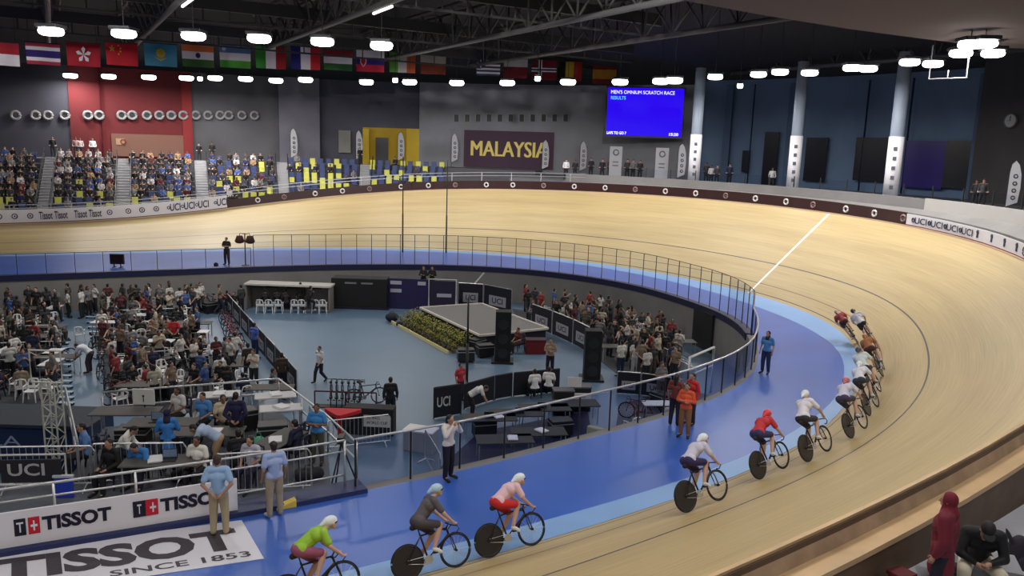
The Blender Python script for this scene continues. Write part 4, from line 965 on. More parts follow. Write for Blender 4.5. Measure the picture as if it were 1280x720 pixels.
fl = [(-18, 24, 54, 81, [(.5, (190, 45, 60)), (.5, W3)], 'red over white flag cut off by the left edge', False, [('crescent', W3, [circ(.2, .25, .13)]), ('crescent_gap', (190, 45, 60), [circ(.24, .25, .11)])]),
 (33, 75, 55, 80, [(1/6, (190, 60, 90)), (1/6, W3), (T, (60, 40, 130)), (1/6, W3), (1/6, (190, 60, 90))], 'striped flag of red, white and wide blue bands', False, None),
 (84, 125, 55, 82, [(1, (190, 40, 55))], 'red flag with a white five-petal flower', False, [('flower', W3, [[(.5, .5)]+[(.5+(.36*math.sin(a+d))/1.55*q, .5-.36*math.cos(a+d)*q) for d, q in ((-.35, .75), (0, 1), (.35, .75))] for a in [2*PI*k/5 for k in range(5)]])]),
 (133, 172, 55, 81, [(1, (215, 45, 60))], 'red flag with yellow stars in its upper left corner', False, [('stars', (240, 200, 70), [star(.2, .27, .17), star(.4, .12, .06), star(.46, .24, .06), star(.46, .38, .06), star(.4, .5, .06)])]),
 (181, 221, 56, 82, [(1, (95, 170, 200))], 'light blue flag with a yellow sun', False, [('sun', (230, 210, 80), [circ(.5, .42, .13), star(.5, .42, .24, 12, inner=.75)]), ('eagle', (225, 205, 80), [[(.3, .6), (.5, .78), (.7, .6), (.5, .68)]])]),
 (228, 267, 56, 83, [(T, (235, 150, 90)), (T, W3), (T, (90, 130, 70))], 'orange, white and green flag with horizontal bands and a wheel', False, [('wheel', (60, 70, 140), [circ(.5, .5, .12)])]),
 (275, 313, 58, 84, [(T, (120, 150, 190)), (T, W3), (T, (110, 190, 80))], 'pale blue, white and light green flag', False, [('crescent', W3, [circ(.15, .16, .1)])]),
 (320, 357, 59, 85, [(T, (80, 170, 70)), (T, W3), (T, (190, 50, 50))], 'green, white and red upright-striped flag', True, None),
 (364, 400, 60, 86, [(T, (60, 60, 150)), (T, W3), (T, (225, 60, 70))], 'blue, white and red upright-striped flag', True, None),
 (405, 440, 64, 87, [(T, (170, 50, 60)), (T, W3), (T, (70, 130, 70))], 'red, white and green flag with level bands', False, None),
 (446, 480, 64, 89, [(T, W3), (T, (80, 60, 160)), (T, (220, 60, 90))], 'white, blue and red flag with a shield', False, [('shield', W3, [[(.14, .3), (.36, .3), (.36, .6), (.25, .8), (.14, .6)]]), ('shield_face', (210, 40, 60), [[(.17, .34), (.33, .34), (.33, .58), (.25, .74), (.17, .58)]])]),
 (487, 519, 67, 90, [(T, (90, 150, 60)), (T, (200, 200, 200)), (T, (190, 90, 50))], 'green, white and orange upright-striped flag', True, None),
 (526, 557, 69, 92, [(.45, (170, 165, 160)), (.55, (130, 60, 35))], 'flag with shade painted in, grey-white above brownish red', False, None),  # cloth colours darkened for the shade it hangs in
 (596, 625, 74, 94, [(1/9, (60, 70, 110)), (1/9, W3)]*4+[(1/9, (60, 70, 110))], 'dark blue and white striped flag with a white cross', False, [('canton', (60, 70, 110), [[(0, 0), (.37, 0), (.37, 5/9), (0, 5/9)]]), ('cross', W3, [[(.16, 0), (.21, 0), (.21, 5/9), (.16, 5/9)], [(0, .24), (.37, .24), (.37, .32), (0, .32)]])]),
 (630, 659, 75, 97, [(.4, (200, 200, 205)), (.6, (130, 30, 45))], 'white over dark red flag with shade in its colours', False, None),  # shade mixed into both cloth colours
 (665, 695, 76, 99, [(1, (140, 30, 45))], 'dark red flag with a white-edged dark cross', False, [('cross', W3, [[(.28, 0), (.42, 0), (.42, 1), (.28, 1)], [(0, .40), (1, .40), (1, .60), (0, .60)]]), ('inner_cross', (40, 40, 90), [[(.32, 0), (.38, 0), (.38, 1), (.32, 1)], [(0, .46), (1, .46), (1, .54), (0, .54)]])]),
 (697, 727, 78, 101, [(T, (20, 20, 24)), (T, (215, 180, 50)), (T, (180, 50, 40))], 'black, yellow and red upright-striped flag', True, None),
 (741, 770, 82, 104, [(.25, (150, 50, 40)), (.5, (210, 150, 50)), (.25, (150, 50, 40))], 'yellow flag with red edges, last before the screen', False, None)]
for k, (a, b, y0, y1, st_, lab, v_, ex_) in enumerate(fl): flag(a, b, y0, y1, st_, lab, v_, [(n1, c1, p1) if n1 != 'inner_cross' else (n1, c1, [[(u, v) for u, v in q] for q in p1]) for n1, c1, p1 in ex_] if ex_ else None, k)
mb = MB(); mb.tube([t.location+V3((0, 0, hh/2+1.6)) for t, hh in flags], .04, 6)
tag(mb.build('flag_cable', M_dark), 'long thin cable carrying the row of national flags', 'cable')
bpy.context.view_layer.update()
a_, b_ = flags[0][0], flags[-1][0]
for t, hh in (flags[0], flags[6], flags[12], flags[-1]): pass
for nm in ('inner_cross', 'shield_face', 'crescent_gap', 'wheel'):
    for o in bpy.data.objects:
        if o.name.split('.')[0] == nm: o.location.y -= .02

# ================================================================== feather flags, roll-up banners, clock
def feather_fn(h=3.2):
    def f():
        r = root_of('feather_flag', 'flag')
        mb = MB(); mb.tube([(-.3, 0, 0), (-.3, 0, h*.8), (-.24, 0, h*.93), (-.05, 0, h)], .025, 6); mb.build('pole', M_dark, r)
        prof = [(-.28, .5), (.28, .75), (.34, h*.5), (.30, h*.75), (.15, h*.92), (-.05, h), (-.24, h*.92), (-.28, h*.78)]
        mb = MB(); n = len(prof); mb.add([(x, -.01, z) for x, z in prof]+[(x, .01, z) for x, z in prof], [tuple(range(n)), tuple(range(n, 2*n))[::-1]]+[(i, (i+1) % n, n+(i+1) % n, n+i) for i in range(n)]); mb.build('sail', M_wpanel2, r)
        mb = MB()
        for k in range(4): mb.ring((.03, -.02, h*.32+k*.42), (0, 1, 0), .10, .035, 10, 5)
        mb.build('printed_rings', cm(60, 60, 66), r)
        mb = MB(); mb.box((-.3, 0, .03), (.7, .08, .06)); mb.box((-.3, 0, .03), (.08, .7, .06)); mb.build('cross_base', M_dark, r); return r
    return f
M_wpanel2 = cm(176, 176, 182, .6)
FE = Proto(feather_fn())
def cam_rz(p): return -math.atan2(p.x, p.y)
for px, off, lab in ((369, 11.4, 'grey feather flag in front of the pale pier'), (446, 11.4, 'white feather flag at the left edge of the yellow recess'), (503, 11.4, 'white feather flag in front of the yellow recess, right of the dark door'),
                (571, 11.3, 'white feather flag left of the MALAYSIA banner'), (683, 11.3, 'white feather flag overlapping the last letter of the MALAYSIA banner'), (726, 11.3, 'white feather flag between the banner and the blue screen'), (850, 6, 'white feather flag at the lower right corner of the blue screen')):
    s = sfor(px, off, 6.5); zb = prof_h(s, off) if s > S0+9 else 5.35
    FE.put(OP(s, off, z=zb), cam_rz(OP(s, off)), lab)
s = sfor(1265, 4, 6.5, -30); FE.put(OP(s, 4, z=5.35), cam_rz(OP(s, 4)), 'thin white feather flag at the right edge behind the parapet', scale=.85)
def rollup_fn():
    r = root_of('rollup_banner', 'banner'); mb = MB(); mb.box((0, 0, 1.45), (1.05, .03, 2.7)); mb.build('banner_sheet', M_wpanel2, r)
    mb = MB(); mb.box((0, 0, .06), (1.1, .25, .1)); mb.box((0, .04, 1.4), (.03, .03, 2.8)); mb.build('stand', M_dark, r)
    mb = MB(); mb.ring((0, -.03, 2.3), (0, 1, 0), .22, .06, 14, 5); mb.box((0, -.03, 1.5), (.5, .02, .1)); mb.box((0, -.03, 1.2), (.5, .02, .1)); mb.build('printed_mark', cm(110, 112, 122), r); return r
RU = Proto(rollup_fn)
for px, lab in ((769, 'pale roll-up banner below the left part of the blue screen'), (827, 'pale roll-up banner below the right part of the blue screen')):
    s = sfor(px, 7, 6.5); RU.put(OP(s, 7, z=5.35), cam_rz(OP(s, 7)), lab)
ck = thing('wall_clock', 'round white clock on the dark wall at the right edge', 'clock')
s = sfor(1257, 11.4, 9, -30); p = OP(s, 11.35, z=zat(1257, 151, 11.4)); n = -Nrm(s)
mb = MB(); mb.cyl(p, .42, .1, 24, axis=n); mb.build('clock_face', cm(150, 152, 155), ck)
mb = MB(); mb.ring(p+n*.06, n, .41, .04, 24, 6); mb.build('clock_rim', cm(90, 92, 96), ck)
mb = MB(); mb.beam(p+n*.08, p+n*.08+V3((0, 0, .28)), .03, .02); mb.beam(p+n*.08, p+n*.08+Tan(s)*.2, .03, .02); mb.build('clock_hands', M_dark, ck)
# hanging pipe frame under the lamps at right
q1, q2, q3, q4 = at(1160, 82, 12.2), at(1161, 99, 11.6), at(1208, 97, 11.6), at(1210, 76, 12.3)
q1 = Vector((q2.x, q2.y, 13.1)); q4 = Vector((q3.x, q3.y, 13.1)); mb = MB(); mb.tube([q1, q2, q3, q4], .035, 6); mb.tube([(q2+q3)/2, (q2+q3)/2+V3((0, 0, .35))], .03, 6)
tag(mb.build('hanging_frame', cm(150, 150, 155)), 'thin pale pipe frame hanging under the right lamps', 'frame')

# ================================================================== seats and spectators
def seat_fn(col):
    def f():
        m = MB(); m.box((0, .05, .40), (.46, .42, .06)); m.box((0, .25, .66), (.46, .06, .50)); m.box((0, .1, .20), (.10, .3, .36)); o = m.build('stadium_seat', col, bevel=.02); o['category'] = 'seat'; return o
    return f
M_seaty = cm(205, 205, 95, .5); M_seatb = cm(56, 70, 118, .5); M_seatw = cm(150, 160, 190, .5)
SY, SB_, SW = Proto(seat_fn(M_seaty)), Proto(seat_fn(M_seatb)), Proto(seat_fn(M_seatw))
specm = {}
def spec_mesh(pose):
    if pose in specm: return specm[pose]
    p = POSES[pose]; g = {k: (V3(v) if isinstance(v, tuple) else [V3(q) for q in v]) for k, v in p.items()}
    b = MB(); b.caps(g['pel']+V3((-.08, 0, 0)), g['pel']+V3((.08, 0, 0)), .12, .12); b.caps(g['pel'], g['che'], .13, .135); b.caps(g['sh'][0]*.85, g['sh'][1]*.85+V3((0, 0, g['sh'][0].z*.15))*0+V3((0, 0, 0)), .07, .07) if False else b.caps(V3((-.15, g['che'].y, g['sh'][0].z-.02)), V3((.15, g['che'].y, g['sh'][0].z-.02)), .075, .075)
    b.caps(g['nek']-V3((0, 0, .05)), g['hed'], .06, .06); b.ell(g['hed']+V3((0, 0, .01)), (.085, .10, .12), 12, 8)
    for i in (0, 1):
        b.caps(g['sh'][i], g['el'][i], .06, .05); b.caps(g['el'][i], g['wr'][i], .048, .04); b.caps(g['hp'][i], g['kn'][i], .095, .075); b.caps(g['kn'][i], g['an'][i], .07, .05); b.caps(g['an'][i], g['toe'][i], .05, .04)
    me = remeshed(b, .035, 'spectator', 1)
    for m in (M_skin, cm(40, 42, 50), cm(30, 30, 38), M_hair): me.materials.append(m)
    hz_, nz = g['hed'], g['nek'].z
    for q in me.polygons:
        c = q.center
        if c.z > nz-.02: q.material_index = 3 if (c.z > hz_.z+.04 or c.y < hz_.y-.02) else 0
        elif c.z < g['pel'].z+.03 or (pose == 'sit' and c.z < .62 and c.y > .15): q.material_index = 2
        elif (c-g['wr'][0]).length < .13 or (c-g['wr'][1]).length < .13: q.material_index = 0
        else: q.material_index = 1
    specm[pose] = me; return me
nspec = [0]; PEND = []
def spectator(pose, loc, rz, label, top, group, hairm=None):
    o = bpy.data.objects.new('person', spec_mesh(pose)); COL.objects.link(o); o.location = loc; o.rotation_euler = (0, 0, rz)
    s_ = random.uniform(.92, 1.06); o.scale = (s_,)*3
    for i, m in ((0, random.choice([M_skin, M_skin2, M_skin3])), (1, cm(*top)), (3, hairm or M_hair)):
        o.material_slots[i].link = 'OBJECT'; o.material_slots[i].material = m
    tag(o, label, 'person', group); return o
TOPS = [('black', (20, 20, 24)), ('black', (20, 20, 24)), ('dark blue', (30, 40, 80)), ('dark grey', (60, 60, 66)), ('white', (205, 205, 208)), ('maroon', (90, 30, 40)), ('blue', (70, 100, 165)), ('tan', (160, 130, 100)), ('grey', (120, 122, 128)), ('black', (20, 20, 24))]
bl_name = ['leftmost stand block', 'stand block just left under the red wall', 'stand block under the tan board', 'fourth stand block from the left', 'fifth stand block from the left', 'sixth stand block from the left']
# occupancy by row (front to back) for each block; what an empty seat looks like
occ = [[.35, .5, .75, .9, .95, .95, .95, .9, .9, .8], [.3, .45, .7, .85, .9, .95, .95, .9, .9, .8], [.0, .25, .45, .6, .75, .8, .85, .85, .85, .8], [.1, .15, .25, .35, .45, .5, .6, .65, .6, .5], [0, 0, .03, .05, .05, .08, .1, .12, .15, .2], [0, 0, 0, .03, .05, .05, .08, .08, .15, .12]]
seats = {'yellow': 0, 'blue': 0}
for bi, (a, b) in enumerate(blocks):
    for r in range(ROWS):
        off = 1.0+r*RD+.32; z = ZB+r*RR_
        s1, s0 = sfor(a, off, z+.5, 20), sfor(b, off, z+.5, 20)
        L = (OP(s0, off)-OP(s1, off)).length; n = max(2, int((L-.3)/.62))
        for k in range(n):
            s = s0+(s1-s0)*(k+.6)/n; p = OP(s, off, z=z); nr = Nrm(s); rz = math.atan2(-nr.y, -nr.x)-PI/2   # faces the track
            if p.z < surf(s, TW).z-.2: continue
            if proj(p)[0] < -8: continue
            if random.random() < occ[bi][r] and nspec[0] < 400:
                cn, cc = random.choice(TOPS)
                pose = 'stand' if random.random() < .06 and r > 6 else 'sit'
                lab = '%s spectator in %s top in the %s' % ('standing' if pose == 'stand' else 'seated', cn, bl_name[bi])
                nspec[0] += 1; PEND.append((pose, p+nr*((.1 if pose == 'sit' else -.2)+random.uniform(-.12, .1))+Tan(s)*random.uniform(-.13, .13), rz+random.uniform(-.6, .6), lab, cc))
            else:
                yel = (random.random() < (.95 if r == 0 and bi == 2 else .7 if r < 3 else .3) if bi < 4 else random.random() < .3)
                if bi in (0, 1, 2) and r > 6: yel = False
                key = 'yellow' if yel else 'blue'
                if seats['blue']+seats['yellow'] >= 296: continue
                seats[key] += 1
                (SY if yel else SB_).put(p, rz+PI, 'empty %s stadium seat in the %s' % (key, bl_name[bi]), 'empty %s seats in the %s' % (key, bl_name[bi]))
print('SEATS', seats, 'SPEC', nspec)
# few people on the concourse, behind the rim
def conc(px, off, cn, cc, lab, pose='stand', rzz=None):
    s = sfor(px, off, 6.2, -22); zb = (prof_h(s, off) if s > S0+9 else 5.35); p = OP(s, off, z=zb)
    spectator(pose, p, cam_rz(p)+PI if rzz is None else rzz, lab, cc, None)
WC = (220, 220, 225)
for px, off, cn, cc, lab in ((627, 3.0, 'w', WC, 'person in white top behind the far rim below the MALAYSIA banner'), (708, 2.2, 'w', WC, 'person in bright white top alone behind the rim right of the banner'), (722, 3.2, 'k', (30, 30, 40), 'person in dark top right of the one in bright white'),
    (752, 6, 'k', (40, 36, 44), 'person in dark top under the left corner of the screen'), (760, 8, 'r', (110, 60, 60), 'person in dull red top under the left corner of the screen'), (784, 8, 'k', (70, 60, 60), 'person in brown top between the two roll-up banners'), (794, 8, 'g', (120, 118, 120), 'person in grey top between the two roll-up banners'), (800, 7, 'k', (36, 36, 44), 'person in black top between the two roll-up banners'),
    (740, 9, 'k', (50, 50, 60), 'person in dark grey top left of the screen'), (886, 6, 'w', (205, 205, 210), 'person in white top just right of the first column'), (897, 6, 'k', (60, 60, 70), 'person in grey top just right of the first column'), (881, 8, 'k', (50, 46, 50), 'person in brown top close to the first column'), (963, 6, 'w', (190, 190, 195), 'person in white top left of the middle column'),
    (914, 8, 'k', (40, 50, 80), 'person in navy top between the first two columns'), (1217, 5, 'k', (30, 30, 36), 'person in black top near the right wall, left of the pair'), (1226, 5, 'k', (60, 60, 64), 'person in dark grey top near the right wall, right of the pair'),
    (266, 11, 'k', (24, 26, 34), 'person in black standing behind the fourth stand block'), (340, 7, 'k', (20, 20, 24), 'dark figure on the fourth stand aisle'), (67, 11, 'k', (18, 18, 22), 'dark figure standing at the top of the first aisle'), (93, 11.6, 'w', (150, 120, 120), 'person in pale top standing against the red wall'), (103, 11.6, 'w', (190, 170, 170), 'person in pinkish top standing against the red wall'), (115, 11.6, 'w', WC, 'person in white standing against the red wall'), (250, 11, 'k', (16, 18, 28), 'dark figure beside the right edge of the red wall'), (452, 10.5, 'k', (20, 20, 26), 'dark figure in front of the yellow recess')):
    conc(px, off, cn, cc, lab)
# glass balustrade on the right parapet
gb = thing('balustrade', 'glass balustrade with dark posts on the right parapet', 'railing')
for s in frange(-20, 14, 1.6): mb = MB(); mb.box(OP(s, 1.6, z=5.95), (.06, .06, 1.3)); mb.build('post', M_dark, gb)
ss = frange(-20, 14, 1.6)
for a, b in zip(ss[:-1], ss[1:]):
    A_, B_ = OP(a+.06, 1.6, z=6.0), OP(b-.06, 1.6, z=6.0); mb = MB(); mb.box((A_+B_)/2, ((B_-A_).length, .014, 1.05), rz=math.atan2((B_-A_).y, (B_-A_).x)); mb.build('glass_pane', M_glass, gb)

# ================================================================== the infield
def F(px, py, z=None): return at(px, py, ZF if z is None else z)
def chair_fn(col):
    def f():
        r = root_of('plastic_chair', 'chair'); m = MB(); m.box((0, 0, .43), (.44, .42, .035)); m.build('seat', col, r, bevel=.015)
        m = MB(); m.tube([(-.19, -.20, .44), (-.20, -.25, .66), (-.15, -.28, .82), (0, -.29, .85), (.15, -.28, .82), (.20, -.25, .66), (.19, -.20, .44)], .028, 6); m.box((0, -.26, .70), (.10, .02, .26)); m.box((0, -.235, .53), (.36, .02, .10)); m.build('backrest', col, r)
        for sx in (-1, 1):
            for sy in (-1, 1): m = MB(); m.tube([(sx*.19, sy*.18, .43), (sx*.23, sy*.23, 0)], [.03, .02], 6); m.build('leg', col, r)
            m = MB(); m.tube([(sx*.20, -.24, .64), (sx*.23, -.05, .64), (sx*.22, .16, .62), (sx*.20, .18, .43)], .02, 6); m.build('armrest', col, r)
        return r
    return f
CHW, CHB = Proto(chair_fn(M_white)), Proto(chair_fn(cm(40, 44, 66)))
def table_fn(w_, d_, col, cloth=None):
    def f():
        r = root_of('folding_table', 'table'); m = MB(); m.box((0, 0, .73), (w_, d_, .04)); m.build('table_top', col, r, bevel=.01)
        for sx in (-1, 1):
            for sy in (-1, 1): m = MB(); m.tube([(sx*(w_/2-.08), sy*(d_/2-.07), .71), (sx*(w_/2-.08), sy*(d_/2-.07), 0)], .02, 6); m.build('leg', M_steel, r)
        return r
    return f
TBL, TBW = Proto(table_fn(1.8, .75, cm(84, 82, 80))), Proto(table_fn(1.2, .6, cm(205, 205, 208)))
def barrier_fn():
    r = root_of('crowd_barrier', 'barrier'); m = MB(); m.tube([(-1.1, 0, .12), (-1.1, 0, .95), (-1.02, 0, 1.08), (1.02, 0, 1.08), (1.1, 0, .95), (1.1, 0, .12)], .021, 6, closed=False); m.tube([(-1.1, 0, .15), (1.1, 0, .15)], .018, 6); m.build('frame', M_steel, r)
    m = MB()
    for k in range(15): m.tube([(-.98+k*.14, 0, .15), (-.98+k*.14, 0, 1.07)], .009, 5)
    m.build('bars', M_steel, r)
    for sx in (-.9, .9): m = MB(); m.tube([(sx, -.3, .0), (sx, -.25, .06), (sx, 0, .15), (sx, .25, .06), (sx, .3, 0)], .018, 6); m.build('foot', M_steel, r)
    return r
BAR = Proto(barrier_fn)
def bag_fn():
    r = root_of('sports_bag', 'bag'); m = MB(); m.caps((-.22, 0, .16), (.22, 0, .16), .16, .16, 12); m.build('bag_body', cm(34, 36, 46), r, True)
    m = MB(); m.tube([(-.12, -.06, .28), (-.08, -.02, .40), (.08, .02, .40), (.12, .06, .28)], .014, 6); m.build('handles', M_black, r); return r
BAG = Proto(bag_fn)
def case_fn():
    r = root_of('flight_case', 'case'); m = MB(); m.box((0, 0, .36), (.8, .55, .56)); m.build('case_body', M_black, r, bevel=.02)
    m = MB(); m.box((0, 0, .52), (.82, .57, .03)); m.build('lid_band', M_steel, r)
    for x in (-.3, .3):
        for y in (-.2, .2): m = MB(); m.cyl((x, y, .045), .045, .04, 10, 'X'); m.build('castor', M_rubber, r)
    return r
CASE = Proto(case_fn)
LABN = {}
def lab_unique():
    """look-alikes: number them from the left if few, else give them one shared group"""
    d = {}
    for o in THINGS: d.setdefault(o['label'], []).append(o)
    words = ['first', 'second', 'third', 'fourth', 'fifth', 'sixth', 'seventh', 'eighth', 'ninth', 'tenth', 'eleventh', 'twelfth']
    bpy.context.view_layer.update()
    for lab, os_ in d.items():
        if len(os_) < 2: continue
        vis = [o for o in os_ if -5 < proj(o.matrix_world.translation)[0] < 1285]
        nw = len(lab.split())
        if len(os_) <= 12 and nw <= 12 and len(vis) == len(os_):
            os_.sort(key=lambda o: proj(o.matrix_world.translation)[0])
            for k, o in enumerate(os_):
                o['label'] = '%s, %s from the left of these %s' % (lab, words[k], {2: 'two', 3: 'three', 4: 'four', 5: 'five', 6: 'six', 7: 'seven', 8: 'eight', 9: 'nine', 10: 'ten', 11: 'eleven', 12: 'twelve'}[len(os_)]) if nw <= 9 else ('%s, %s from left' % (lab, words[k]))
                if 'group' not in o: o['group'] = lab
        else:
            for o in os_: o['group'] = lab
def banner_fence(pts, h, lab, text='UCI', white=.55, z=None, top=(30, 32, 48), body=(18, 20, 34)):
    t = thing('banner_fence', lab, 'fence'); pts = [F(x, y, z) for x, y in pts]
    for a, b in zip(pts[:-1], pts[1:]):
        d = b-a; L = d.length; n = max(1, round(L/2.2))
        for k in range(n):
            p, q = a+d*(k+.03)/n, a+d*(k+.97)/n; c = (p+q)/2; rz = math.atan2(d.y, d.x); nn = Vector((-d.y, d.x, 0)).normalized()
            if nn.dot(Vector((-c.x, -c.y, 0))) < 0: nn = -nn
            mb = MB(); mb.box(c+V3((0, 0, h/2+.05)), ((q-p).length, .05, h), rz=rz); pan = mb.build('fence_panel', cm(*body), t)
            if white:
                ex = (q-p) if proj(q)[0] > proj(p)[0] else (p-q); o_ = (p if proj(q)[0] > proj(p)[0] else q)+nn*.03
                mb = MB(); w_ = (q-p).length*.62; mb.box(c+nn*.032+V3((0, 0, h*.45)), (w_, .012, h*.42), rz=rz); pr_ = mb.build('printed_panel', cm(150, 150, 158), pan)
                mb = MB(); add_text(mb, text, planefn(o_+nn*.012+ex*.30+V3((0, 0, h*.34)), ex*.40, V3((0, 0, h*.24)))); mb.build('lettering', cm(30, 32, 60), pan)
            mb = MB()
            for e in (p, q): mb.tube([e, e+V3((0, 0, h+.08))], .025, 6)
            mb.tube([p+V3((0, 0, h+.08)), q+V3((0, 0, h+.08))], .025, 6); mb.build('frame', M_steel if white else M_dark, pan)
    return t
def simple_box(name, lab, cat, px, py, w_, d_, h, col, rz=0, z=None, bevel=.02, detail=True, trim=(90, 92, 100)):
    t = thing(name, lab, cat, F(px, py, z), rz); mb = MB(); mb.box((0, 0, h/2), (w_, d_, h)); mb.build('body', cm(*col), t, bevel=bevel)
    if detail:
        mb = MB(); mb.box((0, 0, h-.02), (w_+.03, d_+.03, .05)); mb.build('top_edge', cm(*trim), t)
    return t

# ---- raised officials' platform at the near left, with its railing
ZP = -.3
pl = [F(-90, 640, ZP), F(457, 612, ZP), F(410, 566, ZP), F(349, 514, ZP), F(240, 524, ZP), F(130, 534, ZP), F(92, 590, ZP), F(-90, 612, ZP)]
inner = [ins(s, fd(s)+.34) for s in (-41.2, -44, -47, -50, -54, -58)]
poly = [(p.x, p.y) for p in [pl[2], pl[3], pl[4], pl[5], pl[6], pl[7]]]+[(p.x, p.y) for p in reversed(inner)]
mb = MB(); mb.prism(poly, ZP-.2, ZP); struct(mb.build('floor_platform', mat('platform_carpet', srgb(92, 96, 106), .85, noise_amt=.1)))
mb = MB()
for k in range(len(pl[2:7])-1):
    a, b = pl[2:7][k], pl[2:7][k+1]; mb.beam(a+V3((0, 0, -1.25)), b+V3((0, 0, -1.25)), .06, 1.9)
struct(mb.build('wall_platform_skirt', cm(34, 36, 46)))
rl = thing('pipe_railing', 'bare steel pipe railing round the back of the officials\' platform', 'railing')
path = [pl[1]+V3((-.3, .4, 0)), pl[2], pl[3], pl[4], pl[5]]
for z in (1.05, .6): mb = MB(); mb.tube([p+V3((0, 0, z)) for p in path], .03, 8); mb.build('rail', M_steel, rl, True)
for a, b in zip(path[:-1], path[1:]):
    n = max(1, int((b-a).length/1.5))
    for k in range(n+1): p = a.lerp(b, k/n); mb = MB(); mb.tube([p, p+V3((0, 0, 1.05))], .028, 8); mb.build('post', M_steel, rl, True)
rl2 = thing('pipe_railing', 'slanting steel railing beside the lattice mast', 'railing'); a, b = F(84, 520, -1.3), F(100, 600, ZP)
mb = MB(); mb.tube([a+V3((0, 0, 1)), b+V3((0, 0, 1))], .03, 8); mb.tube([a+V3((0, 0, .5)), b+V3((0, 0, .5))], .025, 8); mb.build('rail', M_steel, rl2)
for k in range(4): p = a.lerp(b, k/3); mb = MB(); mb.tube([Vector((p.x, p.y, min(p.z, ZP)-.3)), p+V3((0, 0, 1))], .028, 8); mb.build('post', M_steel, rl2)

def pm(pose, px, py, rz, lab, z=None, **k): return person(pose, F(px, py, z), rz, lab, **k)
B_ = (58, 130, 200)
# people on the platform
pm('fold', 212, 590, .3, 'person in bright blue jacket and long black skirt seen from behind on the platform', ZP, shirt=(55, 125, 200), trousers=(18, 20, 26), hairk='scarf', hair=cm(28, 24, 60), sleeve='long', loose=True, face=True, h=1.66)
pm('lean', 184, 604, 2.9, 'person in blue polo shirt writing at the table at the front of the platform', ZP, shirt=B_, trousers=(40, 44, 60), face=True)
pm('sit', 226, 537, 2.7, 'person in white top seated at the back of the platform', ZP, shirt=(215, 212, 210), hairk='long', face=True, skin=M_skin2)
pm('sit', 257, 545, 2.9, 'person in blue polo with lanyard seated in the middle of the platform', ZP, shirt=(80, 140, 205), face=True)
pm('back', 297, 566, .1, 'person in navy and white jersey standing on the platform', ZP, shirt=(26, 24, 66), trousers=(26, 26, 30), face=True, sleeve='long', h=1.7)
pm('bend', 270, 590, 1.7, 'man in light blue shirt and tan trousers bending over the platform table', ZP, shirt=(165, 185, 215), trousers=(175, 145, 115), face=True)
pm('sit', 250, 608, 3.0, 'man in white shirt seated in front near the platform railing', ZP, shirt=(235, 232, 224), trousers=(30, 30, 40), face=True, skin=M_skin2)
pm('sit', 316, 607, 2.9, 'long-haired woman in pale top seated near the platform railing', ZP, shirt=(190, 190, 205), trousers=(30, 30, 60), face=True, hairk='long')
pm('fold', 397, 580, 3.0, 'person in bright blue polo standing at the right end of the platform', ZP, shirt=(60, 135, 205), trousers=(70, 72, 60), face=True, skin=M_skin2, h=1.65)
pm('sit', 143, 612, 2.8, 'woman in black suit jacket seated at the left of the platform', ZP, shirt=(20, 20, 24), trousers=(24, 24, 30), sleeve='long', face=True)
pm('lean', 150, 588, -1.4, 'person in white jacket leaning forward at the left of the platform', ZP, shirt=(222, 220, 214), sleeve='long', face=True)
pm('sit', 280, 548, -2.6, 'person in cream top seated beside the person in navy jersey', ZP, shirt=(205, 190, 165), face=True, skin=M_skin2)
pm('sit', 300, 600, .4, 'person in black seated facing away on the platform', ZP, shirt=(22, 22, 28), face=True)
pm('sit', 372, 585, 1.2, 'person in dark navy jacket seated at the right of the platform', ZP, shirt=(24, 26, 56), sleeve='long', face=True)
pm('sit', 110, 590, 2.2, 'person in blue and white top seated by the slanting railing', ZP, shirt=(90, 130, 190), face=True)
for k, (px, py, rz) in enumerate(((184, 598, 2.9), (226, 533, 2.7), (257, 541, 2.9), (250, 603, 3.0), (316, 602, 2.9), (143, 607, 2.8), (150, 584, -1.4), (280, 544, -2.6), (300, 596, .4), (372, 581, 1.2), (110, 586, 2.2))):
    CHB.put(F(px, py, ZP)+V3((0, 0, -.0)), rz, 'dark plastic chair under a seated official on the platform')
for k, (px, py, rz, lab) in enumerate(((205, 560, .1, 'grey work table in the middle of the platform'), (262, 572, .1, 'grey work table beside the bending man'), (205, 612, .12, 'grey work table at the front edge of the platform'), (345, 585, 1.2, 'grey work table with papers right of the person in black'), (160, 545, .1, 'grey work table under the white display'))): TBL.put(F(px, py, ZP), rz, lab)
for k, (px, py, lab) in enumerate(((345, 523, 'small white table in the back corner of the platform'), (352, 540, 'small white table with a paper stack inside the platform corner'), (275, 522, 'small white table at the back rail of the platform'))): TBW.put(F(px, py, ZP), .3, lab)
def laptop_fn():
    r = root_of('laptop', 'laptop'); m = MB(); m.box((0, 0, .01), (.34, .24, .018)); m.build('base', M_dark, r); m = MB(); m.box((0, .14, .12), (.34, .012, .22)); m.build('lid', M_black, r)
    m = MB(); m.box((0, .132, .12), (.31, .004, .19)); m.build('screen', cm(120, 140, 170, .3), r); return r
LP = Proto(laptop_fn)
for px, py, rz, lab in ((197, 560, .1, 'open laptop on the middle platform table'), (255, 572, 3.0, 'open laptop on the table beside the bending man'), (213, 612, .2, 'open laptop on the front platform table')): LP.put(F(px, py, ZP)+V3((0, 0, .752)), rz, lab)
def paper_fn():
    r = root_of('paper_stack', 'paper'); m = MB()
    for k in range(4): m.box((random.uniform(-.02, .02), random.uniform(-.02, .02), .006+k*.012), (.30, .42, .011), rz=random.uniform(-.15, .15))
    m.build('sheets', cm(225, 225, 228), r); return r
PA = Proto(paper_fn)
